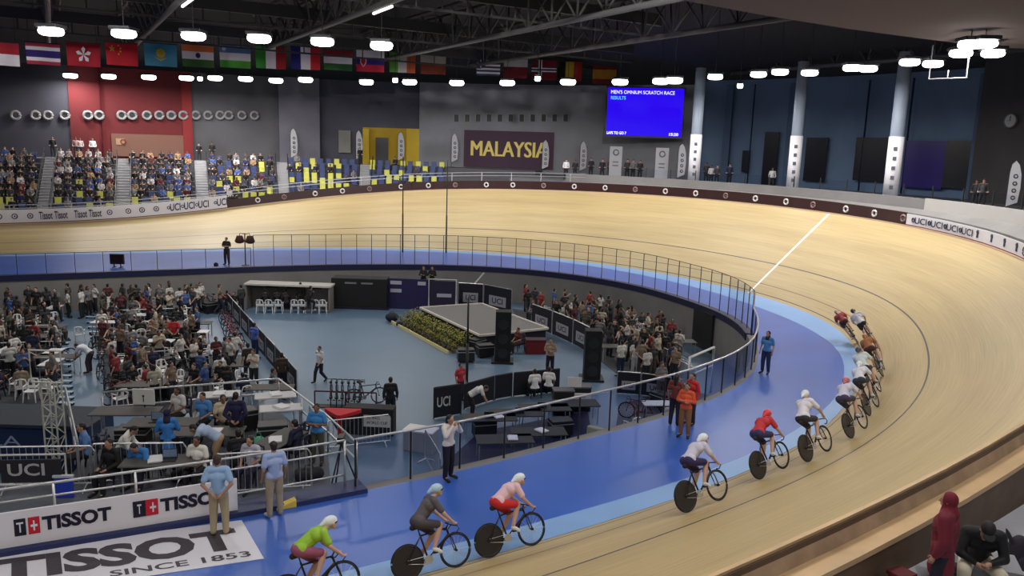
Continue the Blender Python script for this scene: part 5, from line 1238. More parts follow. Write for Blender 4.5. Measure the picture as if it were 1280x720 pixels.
for px, py, rz, lab in ((270, 574, .1, 'white papers on the table beside the bending man'), (345, 523, .5, 'white papers on the small corner table'), (352, 540, .9, 'white papers on the second small corner table'), (275, 522, .2, 'white papers on the table at the back rail'), (345, 585, .3, 'white papers on the table right of the person in black'), (196, 612, .4, 'white papers on the front platform table')): PA.put(F(px, py, ZP)+V3((0, 0, .752)), rz, lab)
dsp = thing('display_board', 'white display board on a stand at the back left of the platform', 'board', F(182, 540, ZP))
mb = MB(); mb.box((0, 0, 1.05), (.62, .05, .46)); mb.build('board', cm(215, 215, 210), dsp, bevel=.01); mb = MB(); mb.tube([(0, .03, 0), (0, .03, 1.0)], .025, 6); mb.cyl((0, .03, .02), .22, .03, 14); mb.build('stand', M_dark, dsp)
mb = MB(); mb.cyl((0, -.03, 1.08), .03, .01, 10, 'Y'); mb.box((0, -.03, .98), (.02, .01, .16)); mb.build('drawn_mark', cm(30, 30, 34), dsp)
bb = thing('bin_bag', 'green cloth bag standing between the seated woman and the table', 'bag', F(324, 575, ZP)); mb = MB(); mb.tube([(0, 0, 0), (0, 0, .5), (0, 0, .62)], [.18, .22, .12], 12); mb.build('bag_body', cm(70, 150, 120), bb, True); mb = MB(); mb.tube([(-.08, 0, .6), (-.05, 0, .75), (.05, 0, .75), (.08, 0, .6)], .012, 6); mb.build('handles', cm(50, 110, 90), bb)
tr = thing('camera_tripod', 'black camera tripod behind the glass gap at the platform end', 'tripod', F(427, 612, ZP))
for a in (0, 2.1, 4.2): mb = MB(); mb.tube([(0, 0, 1.2), (.45*math.cos(a), .45*math.sin(a), 0)], .02, 6); mb.build('leg', M_black, tr)
mb = MB(); mb.box((0, 0, 1.3), (.14, .3, .16)); mb.cyl((0, .2, 1.3), .05, .14, 12, 'Y'); mb.build('camera', M_black, tr)
for px, py, rz, lab in ((176, 607, .12, 'crowd barrier behind the white board near the woman in black'), (60, 612, .12, 'crowd barrier at the far bottom left behind the white board'), (330, 618, .25, 'crowd barrier behind the two men\'s railing')): BAR.put(F(px, py, ZP), rz, lab.replace('Tissot', 'white'))
BAR.put(F(448, 560, ZF), .4, 'crowd barrier on the floor right of the red stand'); BAR.put(F(396, 556, ZF), -1.1, 'crowd barrier on the floor left of the red stand'); BAR.put(F(540, 592, ZF), -1.25, 'crowd barrier standing behind the glass beside the woman with a camera')

for k, (px, py, rz, lab) in enumerate(((236, 556, .4, 'dark bag beside the back tables of the platform'), (335, 548, 1.0, 'dark bag on the platform near the corner tables'), (360, 560, .2, 'dark bag on the platform left of the person in navy jacket'), (128, 600, 1.2, 'dark bag behind the woman in black suit'), (232, 600, .8, 'dark bag under the front table of the platform'), (386, 600, .3, 'dark bag at the right front corner of the platform'), (175, 575, .1, 'dark bag behind the person in blue polo writing'))): BAG.put(F(px, py, ZP), rz, lab)
for k, (px, py, rz, lab) in enumerate(((342, 556, .3, 'black flight case in the middle right of the platform'), (168, 562, .1, 'black flight case under the white display board'), (303, 538, .6, 'black flight case at the back rail of the platform'))): CASE.put(F(px, py, ZP), rz, lab)
for px, py, rz, lab in ((372, 562, 1.1, 'empty dark chair inside the corner of the platform railing'), (237, 580, .2, 'empty dark chair beside the bending man'), (333, 602, -.3, 'empty dark chair right of the long-haired woman'), (120, 578, 2.0, 'empty dark chair behind the slanting railing')): CHB.put(F(px, py, ZP), rz, lab)
# ---- bottom left corner: blue booth, lattice mast, small banners
bt = thing('blue_booth', 'dark blue booth with pale lettering at the left edge', 'booth', F(-2, 578))
mb = MB(); mb.box((.6, 0, .75), (5.4, 1.6, 1.5)); mb.build('booth_wall', cm(22, 44, 84), bt, bevel=.04); mb = MB(); mb.box((.6, 0, 1.56), (5.6, 1.8, .10)); mb.build('booth_top', cm(40, 46, 60), bt)
mb = MB(); add_text(mb, 'M A LA', planefn(V3((-1.3, -.82, .9)), V3((2.6, 0, 0)), V3((0, 0, .32)))); mb.build('lettering', cm(150, 165, 190), bt)
lm = thing('lattice_mast', 'white lattice mast with a square frame on top at the left', 'mast', F(73, 600))
hh = 3.1; mb = MB()
for x, y in ((-.2, -.2), (.2, -.2), (.2, .2), (-.2, .2)): mb.tube([(x, y, 0), (x*.95, y*.95, hh)], .028, 6)
mb.build('corner_tube', cm(200, 200, 190), lm)
mb = MB()
for k in range(9):
    z = hh*k/9; z2 = hh*(k+1)/9; sg = 1 if k % 2 else -1
    for y in (-.2, .2): mb.tube([(-.2*sg, y, z), (.2*sg, y, z2)], .016, 5); mb.tube([(y, -.2*sg, z), (y, .2*sg, z2)], .016, 5)
    mb.tube([(-.2, -.2, z2), (.2, -.2, z2)], .016, 5)
mb.build('diagonal_bracing', cm(200, 200, 190), lm)
mb = MB(); mb.tube([(-.45, -.2, hh), (.45, -.2, hh), (.45, -.2, hh+.95), (-.45, -.2, hh+.95)], .035, 6, closed=True); mb.build('top_frame', cm(215, 215, 208), lm)
u1 = thing('barrier_banner', 'small dark banner with pale letters behind the white sponsor board at left', 'banner', F(42, 622, ZP), .13)
mb = MB(); mb.box((0, 0, .66), (1.3, .04, .55)); mb.build('panel', cm(40, 38, 44), u1); mb = MB(); add_text(mb, 'UCI', planefn(V3((-.5, -.03, .55)), V3((.8, 0, 0)), V3((0, 0, .3)))); mb.build('lettering', cm(190, 190, 190), u1)
mb = MB(); mb.tube([(-.75, 0, 0), (-.75, 0, 1.05), (.75, 0, 1.05), (.75, 0, 0)], .03, 6); mb.tube([(-.75, 0, .32), (.75, 0, .32)], .02, 6); mb.build('frame', cm(200, 200, 200), u1)
simple_box('blue_board', 'solid blue board standing beside the small dark lettered banner', 'board', 81, 622, .42, .06, .55, (40, 66, 190), .1, ZP, trim=(200, 205, 220))

# ---- aisle ladders of pale boards, left pits
for i, (xa, ya, xb, yb, n) in enumerate(((78, 424, 84, 520, 15), (114, 398, 122, 430, 6), (292, 424, 302, 450, 6))):
    for k in range(n):
        p = F(xa+(xb-xa)*k/(n-1), ya+(yb-ya)*k/(n-1)); t = thing('step_board', ['pale low step board in the row left of the blue aisle', 'pale low step board in the short row right of the blue aisle', 'pale low step board beside the diagonal banner fence'][i], 'board', p, .02)
        mb = MB(); mb.box((0, 0, .10), (.55, .20, .03)); mb.build('board_top', cm(165, 185, 205), t, bevel=.006); mb = MB()
        for sx in (-.24, .24): mb.box((sx, 0, .05), (.04, .18, .1))
        mb.build('side_foot', M_dark, t)
# ---- fixtures against the far wall
cp = thing('backdrop_booth', 'long grey backdrop booth with white top edge behind the row of white chairs', 'booth', F(361, 388), -.02)
mb = MB(); mb.box((0, .8, .75), (5.0, .08, 1.5)); mb.box((-2.5, .3, .75), (.08, 1.0, 1.5)); mb.box((2.5, .3, .75), (.08, 1.0, 1.5)); mb.build('booth_wall', cm(120, 114, 108), cp); mb = MB(); mb.box((0, .3, 1.56), (5.2, 1.15, .10)); mb.build('roof_edge', cm(190, 186, 180), cp)
mb = MB()
for x in (-1.2, .1, 1.4): mb.box((x, .74, 1.3), (.8, .03, .14))
mb.build('window_slots', cm(40, 38, 38), cp)
for k, px in enumerate((326, 337, 349, 369, 378, 395, 404)): CHW.put(F(px, 391), .1, 'white plastic chair in the row before the backdrop booth')
for px, c, l in ((332, (24, 24, 28), 'person in black seated left before the backdrop booth'), (347, (26, 24, 26), 'person in black seated second before the backdrop booth'), (358, (40, 36, 40), 'person in dark grey seated in the middle before the backdrop booth')): pm('sit', px, 388, .3, l, shirt=c, sleeve='long')
pm('stand', 376, 388, .4, 'person in dark brown standing before the backdrop booth', shirt=(40, 32, 30), sleeve='long')
pm('run', 387, 393, -.6, 'dark-clothed person running across the blue floor near the booth', shirt=(22, 22, 30), trousers=(20, 20, 28), sleeve='long', shoes=(220, 220, 220))
pm('stand', 302, 392, 1.0, 'person in dark green standing left of the backdrop booth', shirt=(44, 52, 48), sleeve='long')
db = thing('dark_booth', 'black booth with two small lights painted pale left of the purple backdrop', 'booth', F(449, 386), .0)
mb = MB(); mb.box((0, .5, .95), (3.4, 1.2, 1.9)); mb.build('booth_body', cm(14, 14, 18), db, bevel=.04); mb = MB(); mb.box((-.5, -.12, 1.62), (.7, .03, .10)); mb.box((.5, -.12, 1.62), (.7, .03, .10)); mb.build('painted_lights', cm(120, 120, 124), db); mb = MB(); mb.box((0, .5, .06), (3.6, 1.4, .12)); mb.build('plinth', cm(16, 16, 50), db)  # pale colour stands in for the booth's two small lights
pb_ = thing('stage_backdrop', 'purple and navy backdrop with white lettered strips behind the podium', 'backdrop', F(522, 388), -.03)
mb = MB(); mb.box((-.6, .3, .95), (2.6, .08, 1.9)); mb.build('backdrop_cloth', cm(30, 22, 74), pb_); mb = MB(); mb.box((1.5, .3, 1.0), (1.6, .08, 1.7)); mb.build('banner_cloth', cm(30, 28, 56), pb_)
mb = MB(); mb.tube([(.65, .24, 0), (.65, .24, 1.95), (2.35, .24, 1.95), (2.35, .24, 0)], .05, 6); mb.build('white_frame', cm(190, 188, 186), pb_)
for x, z, w_ in ((-1.4, 1.65, .7), (-1.4, 1.15, .7), (0.2, 1.65, .5), (1.6, .95, .9)): mb = MB(); mb.box((x, .25, z), (w_, .02, .22)); mb.build('white_strip', cm(170, 170, 180), pb_)
rs_ = simple_box('riser', 'dark riser under the two people in black behind the backdrop', 'riser', 531, 386, 1.4, .9, .8, (20, 20, 30)); rs_.location.y += 1.3
for px, l in ((526, 'left of the two people in black standing above the purple backdrop'), (537, 'right of the two people in black standing above the purple backdrop')): q = pm('fold', px, 386, 2.9, l, shirt=(18, 18, 22), trousers=(16, 16, 20), sleeve='long', h=1.68); q.location.y += 1.3; q.location.z += .8
lt = thing('leaning_tube', 'pale tube leaning over the back corner of the podium', 'tube', F(589, 383)); mb = MB(); mb.tube([(-.4, 0, .75), (.75, .6, 2.1)], .06, 8); mb.build('tube', cm(190, 186, 180), lt); mb = MB(); mb.tube([(-.4, 0, 0), (-.4, 0, .76)], .04, 6); mb.build('support', M_dark, lt)
banner_fence([(572, 384), (604, 386), (640, 394)], 1.5, 'dark banner fence with pale lettered panels behind the podium', 'UCI')
banner_fence([(664, 408), (690, 418), (716, 430), (736, 441)], 1.25, 'dark banner fence with pale lettered panels curving beside the crowd', 'UCI')
# ---- podium stage with flower border
pz = ZF+.75; c4 = [at(525, 385, pz), at(602, 380, pz), at(685, 411, pz), at(600, 420, pz)]
c4[3] = c4[0]+(c4[3]-c4[0]); st = thing('podium_stage', 'grey podium stage with white edges in the middle of the infield', 'stage')
mb = MB(); mb.prism([(p.x, p.y) for p in c4], pz-.08, pz); mb.build('stage_top', cm(104, 104, 104, .6), st)
mb = MB()
cc = sum(c4, V3((0, 0, 0)))/4; ins4 = [cc+(p-cc)*.97 for p in c4]; mb.prism([(p.x, p.y) for p in ins4], ZF, pz-.08); mb.build('stage_skirt', cm(26, 26, 40), st)
for k in range(4): a, b = c4[k], c4[(k+1) % 4]; mb = MB(); mb.beam(a+V3((0, 0, .02)), b+V3((0, 0, .02)), .10, .10); mb.build('white_edge', cm(205, 200, 190), st)
d03 = (c4[3]-c4[0]); lp = [c4[0], c4[3]]; ny = Vector((-d03.y, d03.x, 0)).normalized()
if ny.dot(cc-c4[0]) > 0: ny = -ny
def plant_fn(seed, big):
    def f():
        rnd = random.Random(seed); r = root_of('flowering_plant', 'plant'); m = MB(); m.tube([(0, 0, 0), (0, 0, .22)], [.13, .16], 10); m.build('pot', cm(120, 90, 60), r)
        m = MB()
        for k in range(70):
            a = rnd.uniform(0, 2*PI); rr = rnd.uniform(.02, .28); z = .25+rnd.uniform(0, big)*(1-rr*1.2); c = V3((rr*math.cos(a), rr*math.sin(a), z)); d = V3((math.cos(a), math.sin(a), rnd.uniform(-.2, 1))).normalized(); sd_ = V3((-math.sin(a), math.cos(a), 0)); L = rnd.uniform(.10, .2)
            m.add([c, c+d*L*.5+sd_*.035, c+d*L, c+d*L*.5-sd_*.035], [(0, 1, 2, 3)])
        for k in range(10): a = rnd.uniform(0, 6.28); m.tube([(0, 0, .2), (.12*math.cos(a), .12*math.sin(a), .25+big*.6)], .01, 4)
        m.build('foliage', cm(84, 92, 44), r)
        m = MB()
        for k in range(16): a = rnd.uniform(0, 6.28); rr = rnd.uniform(0, .26); m.ell((rr*math.cos(a), rr*math.sin(a), .3+rnd.uniform(.3, 1)*big), (.035, .035, .025), 6, 4)
        m.build('blossoms', cm(190, 165, 60) if seed % 2 else cm(165, 165, 80), r); return r
    return f
PLN = [Proto(plant_fn(k, .42 if k % 2 else .55)) for k in range(4)]
for row in range(3):
    for k in range(14):
        p = c4[0]+d03*((k+.5+row*.3)/14.3)+ny*(.42+.50*row); p.z = ZF; PLN[(k*3+row) % 4].put(p, k*1.3, 'yellow-green flowering plant in the %s row of the podium border' % ['inner', 'middle', 'outer'][row], 'flowering plants along the podium', 1.0 if row < 2 else .75)
kb = MB(); kb.beam(Vector((c4[0].x, c4[0].y, ZF+.08))+ny*1.75, Vector((c4[3].x, c4[3].y, ZF+.08))+ny*1.75, .08, .16); tag(kb.build('border_edging', cm(205, 195, 140)), 'pale edging strip along the front of the flower border', 'edging')
simple_box('cloth_box', 'dark red box with blue side at the front right corner of the podium', 'box', 669, 441, 1.0, .6, .72, (110, 20, 32), .1, trim=(60, 24, 40))
def tower(px, py, h, w_, lab):
    t = thing('speaker_tower', lab, 'loudspeaker', F(px, py)); mb = MB(); mb.box((0, 0, h*.5), (w_, .7, h)); mb.build('cabinet', cm(16, 18, 26), t, bevel=.03)
    for k in range(3): mb = MB(); mb.cyl((0, -.36, h*(.2+.28*k)), w_*.33, .03, 20, 'Y'); mb.build('driver', M_dark, t)
    mb = MB(); mb.box((0, 0, .05), (w_+.3, 1.0, .1)); mb.build('base', M_black, t)
tower(628, 452, 2.5, .75, 'tall black loudspeaker tower at the near corner of the podium'); tower(739, 474, 2.3, .75, 'tall black loudspeaker tower beside the standing crowd')
for px, py, rz, lab in ((606, 446, .4, 'black flight case between flowers and loudspeaker tower'), (582, 452, .2, 'small black flight case at the near end of the flower border'), (596, 438, .9, 'black flight case behind the loudspeaker tower')): CASE.put(F(px, py), rz, lab)
for px, py, r_, lab in ((490, 402, .33, 'larger dark round bag on the blue floor left of the flowers'), (499, 408, .16, 'smaller dark round bag on the blue floor left of the flowers')):
    t = thing('round_bag', lab, 'bag', F(px, py)); mb = MB(); mb.ell((0, 0, r_*.8), (r_*1.2, r_, r_*.8), 14, 10); mb.build('bag_body', cm(20, 26, 44), t, True); mb = MB(); mb.tube([(-r_*.5, 0, r_*1.5), (0, 0, r_*1.85), (r_*.5, 0, r_*1.5)], .015, 6); mb.build('strap', M_black, t)
# ---- people on the open floor
pm('walk', 400, 478, 2.6, 'person with white back and black trousers walking near the bike rack', shirt=(215, 215, 220), trousers=(26, 26, 36), face=True, h=1.6)
pm('stand', 488, 527, .2, 'man all in black seen from behind on the open blue floor', shirt=(22, 24, 34), trousers=(20, 22, 32), face=True, h=1.72, sleeve='long')
pm('stand', 575, 502, -2.4, 'person in red shirt beside the lettered dark barrier', shirt=(180, 50, 62), trousers=(60, 40, 60), face=True, h=1.6)
pm('bend', 590, 522, -1.5, 'man in white shirt bending down at the lettered dark barrier', shirt=(205, 205, 208), trousers=(22, 22, 26), face=True)
pm('fold', 687, 469, 2.9, 'man in tan and black jersey standing by the loudspeaker towers', shirt=(150, 130, 110), trousers=(22, 24, 44), face=True)
pm('sit', 648, 441, 2.2, 'person in dark red seated beside the red box', shirt=(90, 36, 40), trousers=(40, 26, 30))
CHB.put(F(648, 438), 2.2, 'dark chair under the person in dark red')
pm('sit', 668, 500, .3, 'person in white T-shirt seated, left of the pair behind the dark counters', shirt=(225, 225, 228), face=True); pm('sit', 685, 497, -.2, 'person in white T-shirt seated, right of the pair behind the dark counters', shirt=(225, 225, 228), face=True)
CHB.put(F(668, 496), .3, 'dark chair under the left person in white T-shirt'); CHB.put(F(685, 493), -.2, 'dark chair under the right person in white T-shirt')
pm('stand', 775, 471, .5, 'person in white shirt and dark jeans at the front of the right crowd', shirt=(205, 205, 200), trousers=(30, 40, 72)); pm('stand', 793, 471, -.4, 'person in white and dark striped clothes at the front of the right crowd', shirt=(200, 200, 200), trousers=(180, 180, 185), hairk='long')
pm('phone', 318, 486, 3.0, 'man in white shirt raising a phone outside the platform railing', shirt=(200, 198, 190), trousers=(30, 30, 36), h=1.7, face=True); pm('stand', 319, 448, -.5, 'person in blue shirt beside the diagonal banner fence', shirt=(70, 100, 180), trousers=(30, 40, 80)); pm('stand', 311, 478, .6, 'person in dark clothes just left of the man raising a phone', shirt=(50, 36, 36))
pm('sit', 340, 500, -1.2, 'person in grey seated behind the diagonal banner fence', shirt=(70, 72, 80)); pm('stand', 353, 492, .4, 'person in dark brown standing at the end of the diagonal fence', shirt=(60, 44, 36), trousers=(26, 26, 40), sleeve='long')
banner_fence([(283, 388), (312, 424), (345, 463), (372, 497)], 1.05, 'long diagonal dark banner fence across the left of the blue floor', 'UCI')
# ---- bike rack and red stand
for k, px in enumerate((414, 421, 428, 436, 443, 450)): BK.put(F(px, 503+k*.3), .2, 'dark bicycle in the rack behind the red stand')
BK.put(F(458, 505), -1.25, 'dark bicycle standing side-on at the right end of the rack')
for k, (px, py) in enumerate(((284, 408), (287, 416), (290, 424), (294, 431), (298, 439))): BKR.put(F(px, py), .9, 'red and white bicycle leaning near the diagonal banner fence')
for k, (px, py, rz) in enumerate(((126, 470, .3), (131, 482, .5), (142, 496, .9), (150, 500, 1.2), (118, 440, .2), (161, 498, .7))): (BKR if k in (3,) else BK).put(F(px, py), rz, 'bicycle parked among the pit stands right of the aisle')
rk = thing('bike_rack', 'long dark red rail rack holding the dark bicycles', 'rack', F(432, 509)); mb = MB(); mb.tube([(-1.2, 0, .62), (1.2, 0, .62)], .03, 6)
for x in (-1.2, 0, 1.2): mb.tube([(x, 0, 0), (x, 0, .62)], .03, 6)
mb.build('rack_rails', cm(80, 26, 34), rk); mb = MB(); mb.box((0, 0, .02), (2.5, .4, .04)); mb.build('base', M_dark, rk)
rd = thing('red_stand', 'red wedge-shaped stand with dark sides in front of the bikes', 'stand', F(427, 556)); mb = MB()
mb.prism([(-.62, .32), (-.62, .22), (-.06, -.42), (.06, -.42), (.62, .22), (.62, .32)], 1.08, 1.20); mb.add([(-.09, -.43, 1.1), (.09, -.43, 1.1), (.07, -.2, .35), (-.07, -.2, .35), (-.09, -.38, 1.1), (.09, -.38, 1.1), (.07, -.15, .35), (-.07, -.15, .35)], [(0, 1, 2, 3), (7, 6, 5, 4), (0, 3, 7, 4), (1, 5, 6, 2), (2, 6, 7, 3), (0, 4, 5, 1)])
mb.build('wedge_top', cm(190, 32, 44), rd); mb = MB(); mb.add([(-.58, .2, 1.08), (-.08, -.38, 1.08), (-.07, -.16, .5), (-.1, .1, .6), (.58, .2, 1.08), (.08, -.38, 1.08), (.07, -.16, .5), (.1, .1, .6)], [(0, 1, 2, 3), (4, 7, 6, 5), (3, 2, 6, 7), (0, 3, 7, 4)]); mb.build('dark_side', cm(40, 22, 26), rd)
mb = MB(); mb.tube([(0, 0, .45), (0, 0, 0)], .07, 8); mb.build('post', cm(170, 30, 40), rd); mb = MB()
for a in (0, 2.09, 4.18): mb.tube([(0, 0, .2), (.4*math.cos(a), .4*math.sin(a), .02)], .02, 6)
mb.build('tripod_base', M_dark, rd)
ct = thing('black_counter', 'black counter with white lettered sign right of the red stand', 'counter', F(463, 541), -.05); mb = MB(); mb.box((0, 0, .5), (1.75, .55, 1.0)); mb.build('counter_body', cm(22, 24, 32), ct, bevel=.02); mb = MB(); mb.box((.3, -.29, .55), (.95, .02, .42)); mb.build('sign', cm(205, 205, 205), ct); mb = MB(); add_text(mb, 'UCI TRACK', planefn(V3((-.08, -.305, .62)), V3((.5, 0, 0)), V3((0, 0, .1)))); add_text(mb, 'WORLD CUP', planefn(V3((-.08, -.305, .44)), V3((.76, 0, 0)), V3((0, 0, .11)))); mb.build('lettering', cm(40, 40, 50), ct)
simple_box('white_box', 'white topped box behind the glass fence left of the woman with the camera', 'box', 526, 562, 1.05, .6, .75, (150, 152, 160), -.3, trim=(215, 215, 220))
# ---- lower middle: UCI barrier, counters, dark tables on a navy mat
banner_fence([(541, 524), (577, 518)], 1.15, 'dark barrier with big white letters left of the dark tables', 'UCI', .0)
ub = F(541, 524); ud = (F(577, 518)-ub); nn_ = Vector((ud.y, -ud.x, 0)).normalized(); mb = MB(); add_text(mb, 'UCI', planefn(ub+nn_*.05+ud*.12+V3((0, 0, .45)), ud*.45, V3((0, 0, .4)))); tag(mb.build('barrier_lettering', cm(190, 190, 196)), 'three white letters on the dark barrier beside the bending man', 'lettering')
banner_fence([(579, 512), (618, 500), (640, 496), (700, 490)], .95, 'low dark banner fence behind the dark tables', 'UCI', 0)
banner_fence([(770, 492), (800, 494), (838, 500)], .9, 'dark banner fence with pale panel below the right crowd', 'UCI', .5)
mpoly = [F(545, 590), F(600, 540), F(735, 515), F(742, 560), F(700, 600), F(560, 640)]
mb = MB(); mb.prism([(p.x, p.y) for p in mpoly], ZF+.001, ZF+.03); struct(mb.build('floor_mat_navy', cm(30, 34, 70, .6)))
mb = MB(); mpoly2 = [F(775, 505), F(862, 488), F(905, 500), F(860, 560), F(790, 590), F(765, 560)]; mb.prism([(p.x, p.y) for p in mpoly2], ZF+.001, ZF+.03); struct(mb.build('floor_mat_grey', cm(56, 60, 82, .6)))
DT = Proto(table_fn(1.9, .85, cm(58, 56, 54)))
for px, py, rz, lab in ((612, 546, .15, 'dark table nearest the bending man'), (645, 540, .15, 'second dark table from the lettered barrier'), (680, 533, .15, 'dark table below the seated pair in white'), (716, 527, .15, 'dark table at the right end of the row'), (630, 575, .15, 'dark table behind the glass in the front row, left'), (672, 565, .15, 'dark table behind the glass in the front row, right')): DT.put(F(px, py), rz, lab)
for px, py, lab in ((605, 546, 'black equipment case on the floor under the first dark table'), (700, 545, 'black equipment case near the dark counters')): CASE.put(F(px, py), .3, lab)
for px, py, rz, lab in ((610, 546, .1, 'open laptop on the dark table nearest the bending man'), (648, 540, .2, 'open laptop on the second dark table'), (676, 533, .1, 'open laptop on the dark table below the seated pair')): LP.put(F(px, py)+V3((0, 0, .752)), rz+PI, lab)
for px, py, rz, lab in ((622, 546, .5, 'papers on the dark table nearest the bending man'), (640, 575, .1, 'papers on the left front dark table behind the glass'), (676, 565, .7, 'papers on the right front dark table behind the glass')): PA.put(F(px, py)+V3((0, 0, .752)), rz, lab)
for px, py, w_, lab in ((703, 517, .8, 'black monitor counter left of the white signs'), (724, 512, .8, 'black counter with two white signs beside the loudspeaker tower')): simple_box('black_counter', lab, 'counter', px, py, w_, .5, 1.0, (20, 20, 26), .1)
for px, py, z, w_, h, lab in ((716, 511, 1.0, .55, .4, 'upper blank white sign on the dark counter'), (726, 516, .5, .7, .4, 'lower white sign with small dark lettering on the dark counter')):
    t = thing('white_sign', lab, 'sign', F(px, py)+V3((0, -.32, z))); mb = MB(); mb.box((0, 0, h/2), (w_, .03, h)); mb.build('sign_face', cm(212, 212, 216), t); mb = MB()
    if z < .8: add_text(mb, 'UCI TRACK', planefn(V3((-.28, -.02, .22)), V3((.4, 0, 0)), V3((0, 0, .08)))); add_text(mb, 'WORLD CUP', planefn(V3((-.28, -.02, .08)), V3((.55, 0, 0)), V3((0, 0, .09)))); mb.build('lettering', M_ink, t)
    else: mb.box((0, .03, -.02), (w_*.3, .04, .1)); mb.build('clip', M_dark, t)
sf = thing('armchair', 'beige armchair behind the tinted glass', 'chair', F(742, 572), 2.6); mb = MB(); mb.box((0, 0, .25), (.9, .85, .3)); mb.build('seat', cm(170, 168, 140), sf, bevel=.06); mb = MB(); mb.box((0, -.36, .6), (.9, .2, .7)); mb.build('backrest', cm(170, 168, 140), sf, bevel=.06)
for sx in (-.42, .42): mb = MB(); mb.box((sx, 0, .45), (.16, .8, .4)); mb.build('armrest', cm(160, 158, 132), sf, bevel=.05)
for sx in (-.35, .35):
    for sy in (-.3, .3): mb = MB(); mb.tube([(sx, sy, 0), (sx, sy, .12)], .03, 6); mb.build('leg', M_dark, sf)
hb = thing('handrail', 'pale angled handrail rising behind the people in orange', 'handrail'); a, b = F(858, 506), F(888, 490)
mb = MB(); mb.tube([a, a+V3((0, 0, 2.0)), b+V3((0, 0, 2.0)), b], .06, 8); mb.build('rail_pipe', cm(215, 215, 215), hb, True); mb = MB(); mb.tube([a+V3((0, 0, 1.2)), b+V3((0, 0, 1.2))], .04, 8); mb.build('mid_rail', cm(200, 200, 200), hb, True)
struct((lambda m: m.build('door_2', M_black))((lambda m: (m.box(ins(-4.5, fd(-4.5)+.36, ZF+1.0), (2.4, .08, 2.0), rz=math.atan2(Tan(-4.5).y, Tan(-4.5).x)), m)[1])(MB())))
for k, (px, py) in enumerate(((842, 470), (847, 476), (852, 482))): q = BAR.put(F(px, py), 1.9, 'pale barrier hoop stacked upright at the right end of the crowd'); 

# ---- the crowds: left pits, far wall, right crowd
def inpoly(x, y, P_):
    c = False; n = len(P_)
    for i in range(n):
        x1, y1 = P_[i]; x2, y2 = P_[(i+1) % n]
        if (y1 > y) != (y2 > y) and x < (x2-x1)*(y-y1)/(y2-y1)+x1: c = not c
    return c
CL = [('black', (20, 20, 24)), ('black', (22, 22, 28)), ('black', (26, 24, 26)), ('dark grey', (52, 54, 60)), ('dark grey', (44, 46, 52)), ('grey', (110, 110, 112)), ('white', (200, 198, 195)), ('white', (190, 190, 188)), ('navy', (30, 38, 70)), ('maroon', (80, 34, 40)), ('tan', (130, 112, 94)), ('blue', (58, 88, 140)), ('olive', (66, 70, 58)), ('cream', (175, 168, 150)), ('dull red', (130, 44, 48))]
TRC = [(24, 24, 30), (30, 32, 44), (40, 44, 60), (70, 66, 60), (22, 22, 24)]
taken = []; WALLP = [ins(s, fd(s)+.3, ZF) for s in frange(-60, 74, .5)]
WC0 = V3((-12, 36, 0))
def crowd(P_, n, area, mix, rnd, zones=None, minpx=6.5):
    xs = [p[0] for p in P_]; ys = [p[1] for p in P_]; k = 0; tr_ = 0
    while k < n and tr_ < n*60:
        tr_ += 1; x = rnd.uniform(min(xs), max(xs)); y = rnd.uniform(min(ys), max(ys))
        if not inpoly(x, y, P_): continue
        p = F(x, y)
        if any((p-q).length < .62 for q in taken) or min((p-w_).length for w_ in WALLP) < .7: continue
        taken.append(p); k += 1; u = rnd.random(); rz = rnd.uniform(0, 2*PI); f = (y-min(ys))/(max(ys)-min(ys)); zn = 'back' if f < .4 else 'middle' if f < .72 else 'front'
        if u < mix[0]:
            cn, cc_ = rnd.choice(CL); pose = rnd.choice(['stand', 'fold', 'walk', 'back', 'phone', 'stand']); person(pose, p, rz, 'standing person in %s top, %s of the %s' % (cn, zn, area), cc_, rnd.choice(TRC), skin=rnd.choice([M_skin, M_skin2, M_skin3]), hairk=rnd.choice(['short', 'short', 'long']), h=rnd.uniform(1.58, 1.78))
        elif u < mix[1]:
            cn, cc_ = rnd.choice(CL); person('sit', p, rz, 'seated person in %s top, %s of the %s' % (cn, zn, area), cc_, rnd.choice(TRC), skin=rnd.choice([M_skin, M_skin2, M_skin3])); (CHW if rnd.random() < .5 else CHB).put(p, rz, 'occupied plastic chair in the %s of the %s' % (zn, area))
        elif u < mix[2]: CHW.put(p, rz, 'empty white plastic chair in the %s of the %s' % (zn, area))
        elif u < mix[3]: (TBL if rnd.random() < .6 else TBW).put(p, rnd.choice([0, PI/2])+.1, 'folding table in the %s of the %s' % (zn, area))
        elif u < mix[4]: (BKR if rnd.random() < .3 else BK).put(p, rz, 'bicycle standing in the %s of the %s' % (zn, area))
        elif u < mix[5]: BAG.put(p, rz, 'dark sports bag in the %s of the %s' % (zn, area))
        else: CASE.put(p, rz, 'black flight case in the %s of the %s' % (zn, area))
for nm, P_ in (('floor_dark_left_pits', [(-30, 396), (73, 394), (77, 512), (-30, 520)]), ('floor_dark_right_pits', [(120, 394), (243, 392), (262, 440), (300, 512), (140, 520), (128, 440)]), ('floor_dark_crowd', [(640, 386), (760, 400), (830, 425), (856, 455), (850, 490), (815, 492), (772, 468), (742, 445), (700, 418), (650, 402)])):  # dark sheets added to make the cluttered floor read darker
    mb = MB(); mb.prism([(F(x, y).x, F(x, y).y) for x, y in P_], ZF+.001, ZF+.02); struct(mb.build(nm, mat('pit_darkening', srgb(66, 68, 76), .9, noise_amt=.2, nscale=2)))
rnd = random.Random(11)
for px, py in ((163, 424), (185, 420), (206, 430), (35, 416), (55, 412), (8, 420), (30, 434), (23, 492), (40, 502), (178, 488), (192, 488), (206, 489), (220, 489), (100, 428)):
    p = F(px, py); taken.append(p); CHW.put(p, rnd.uniform(-.6, .6)+(PI if py > 480 else 0), 'white plastic chair placed in the open among the team pits')
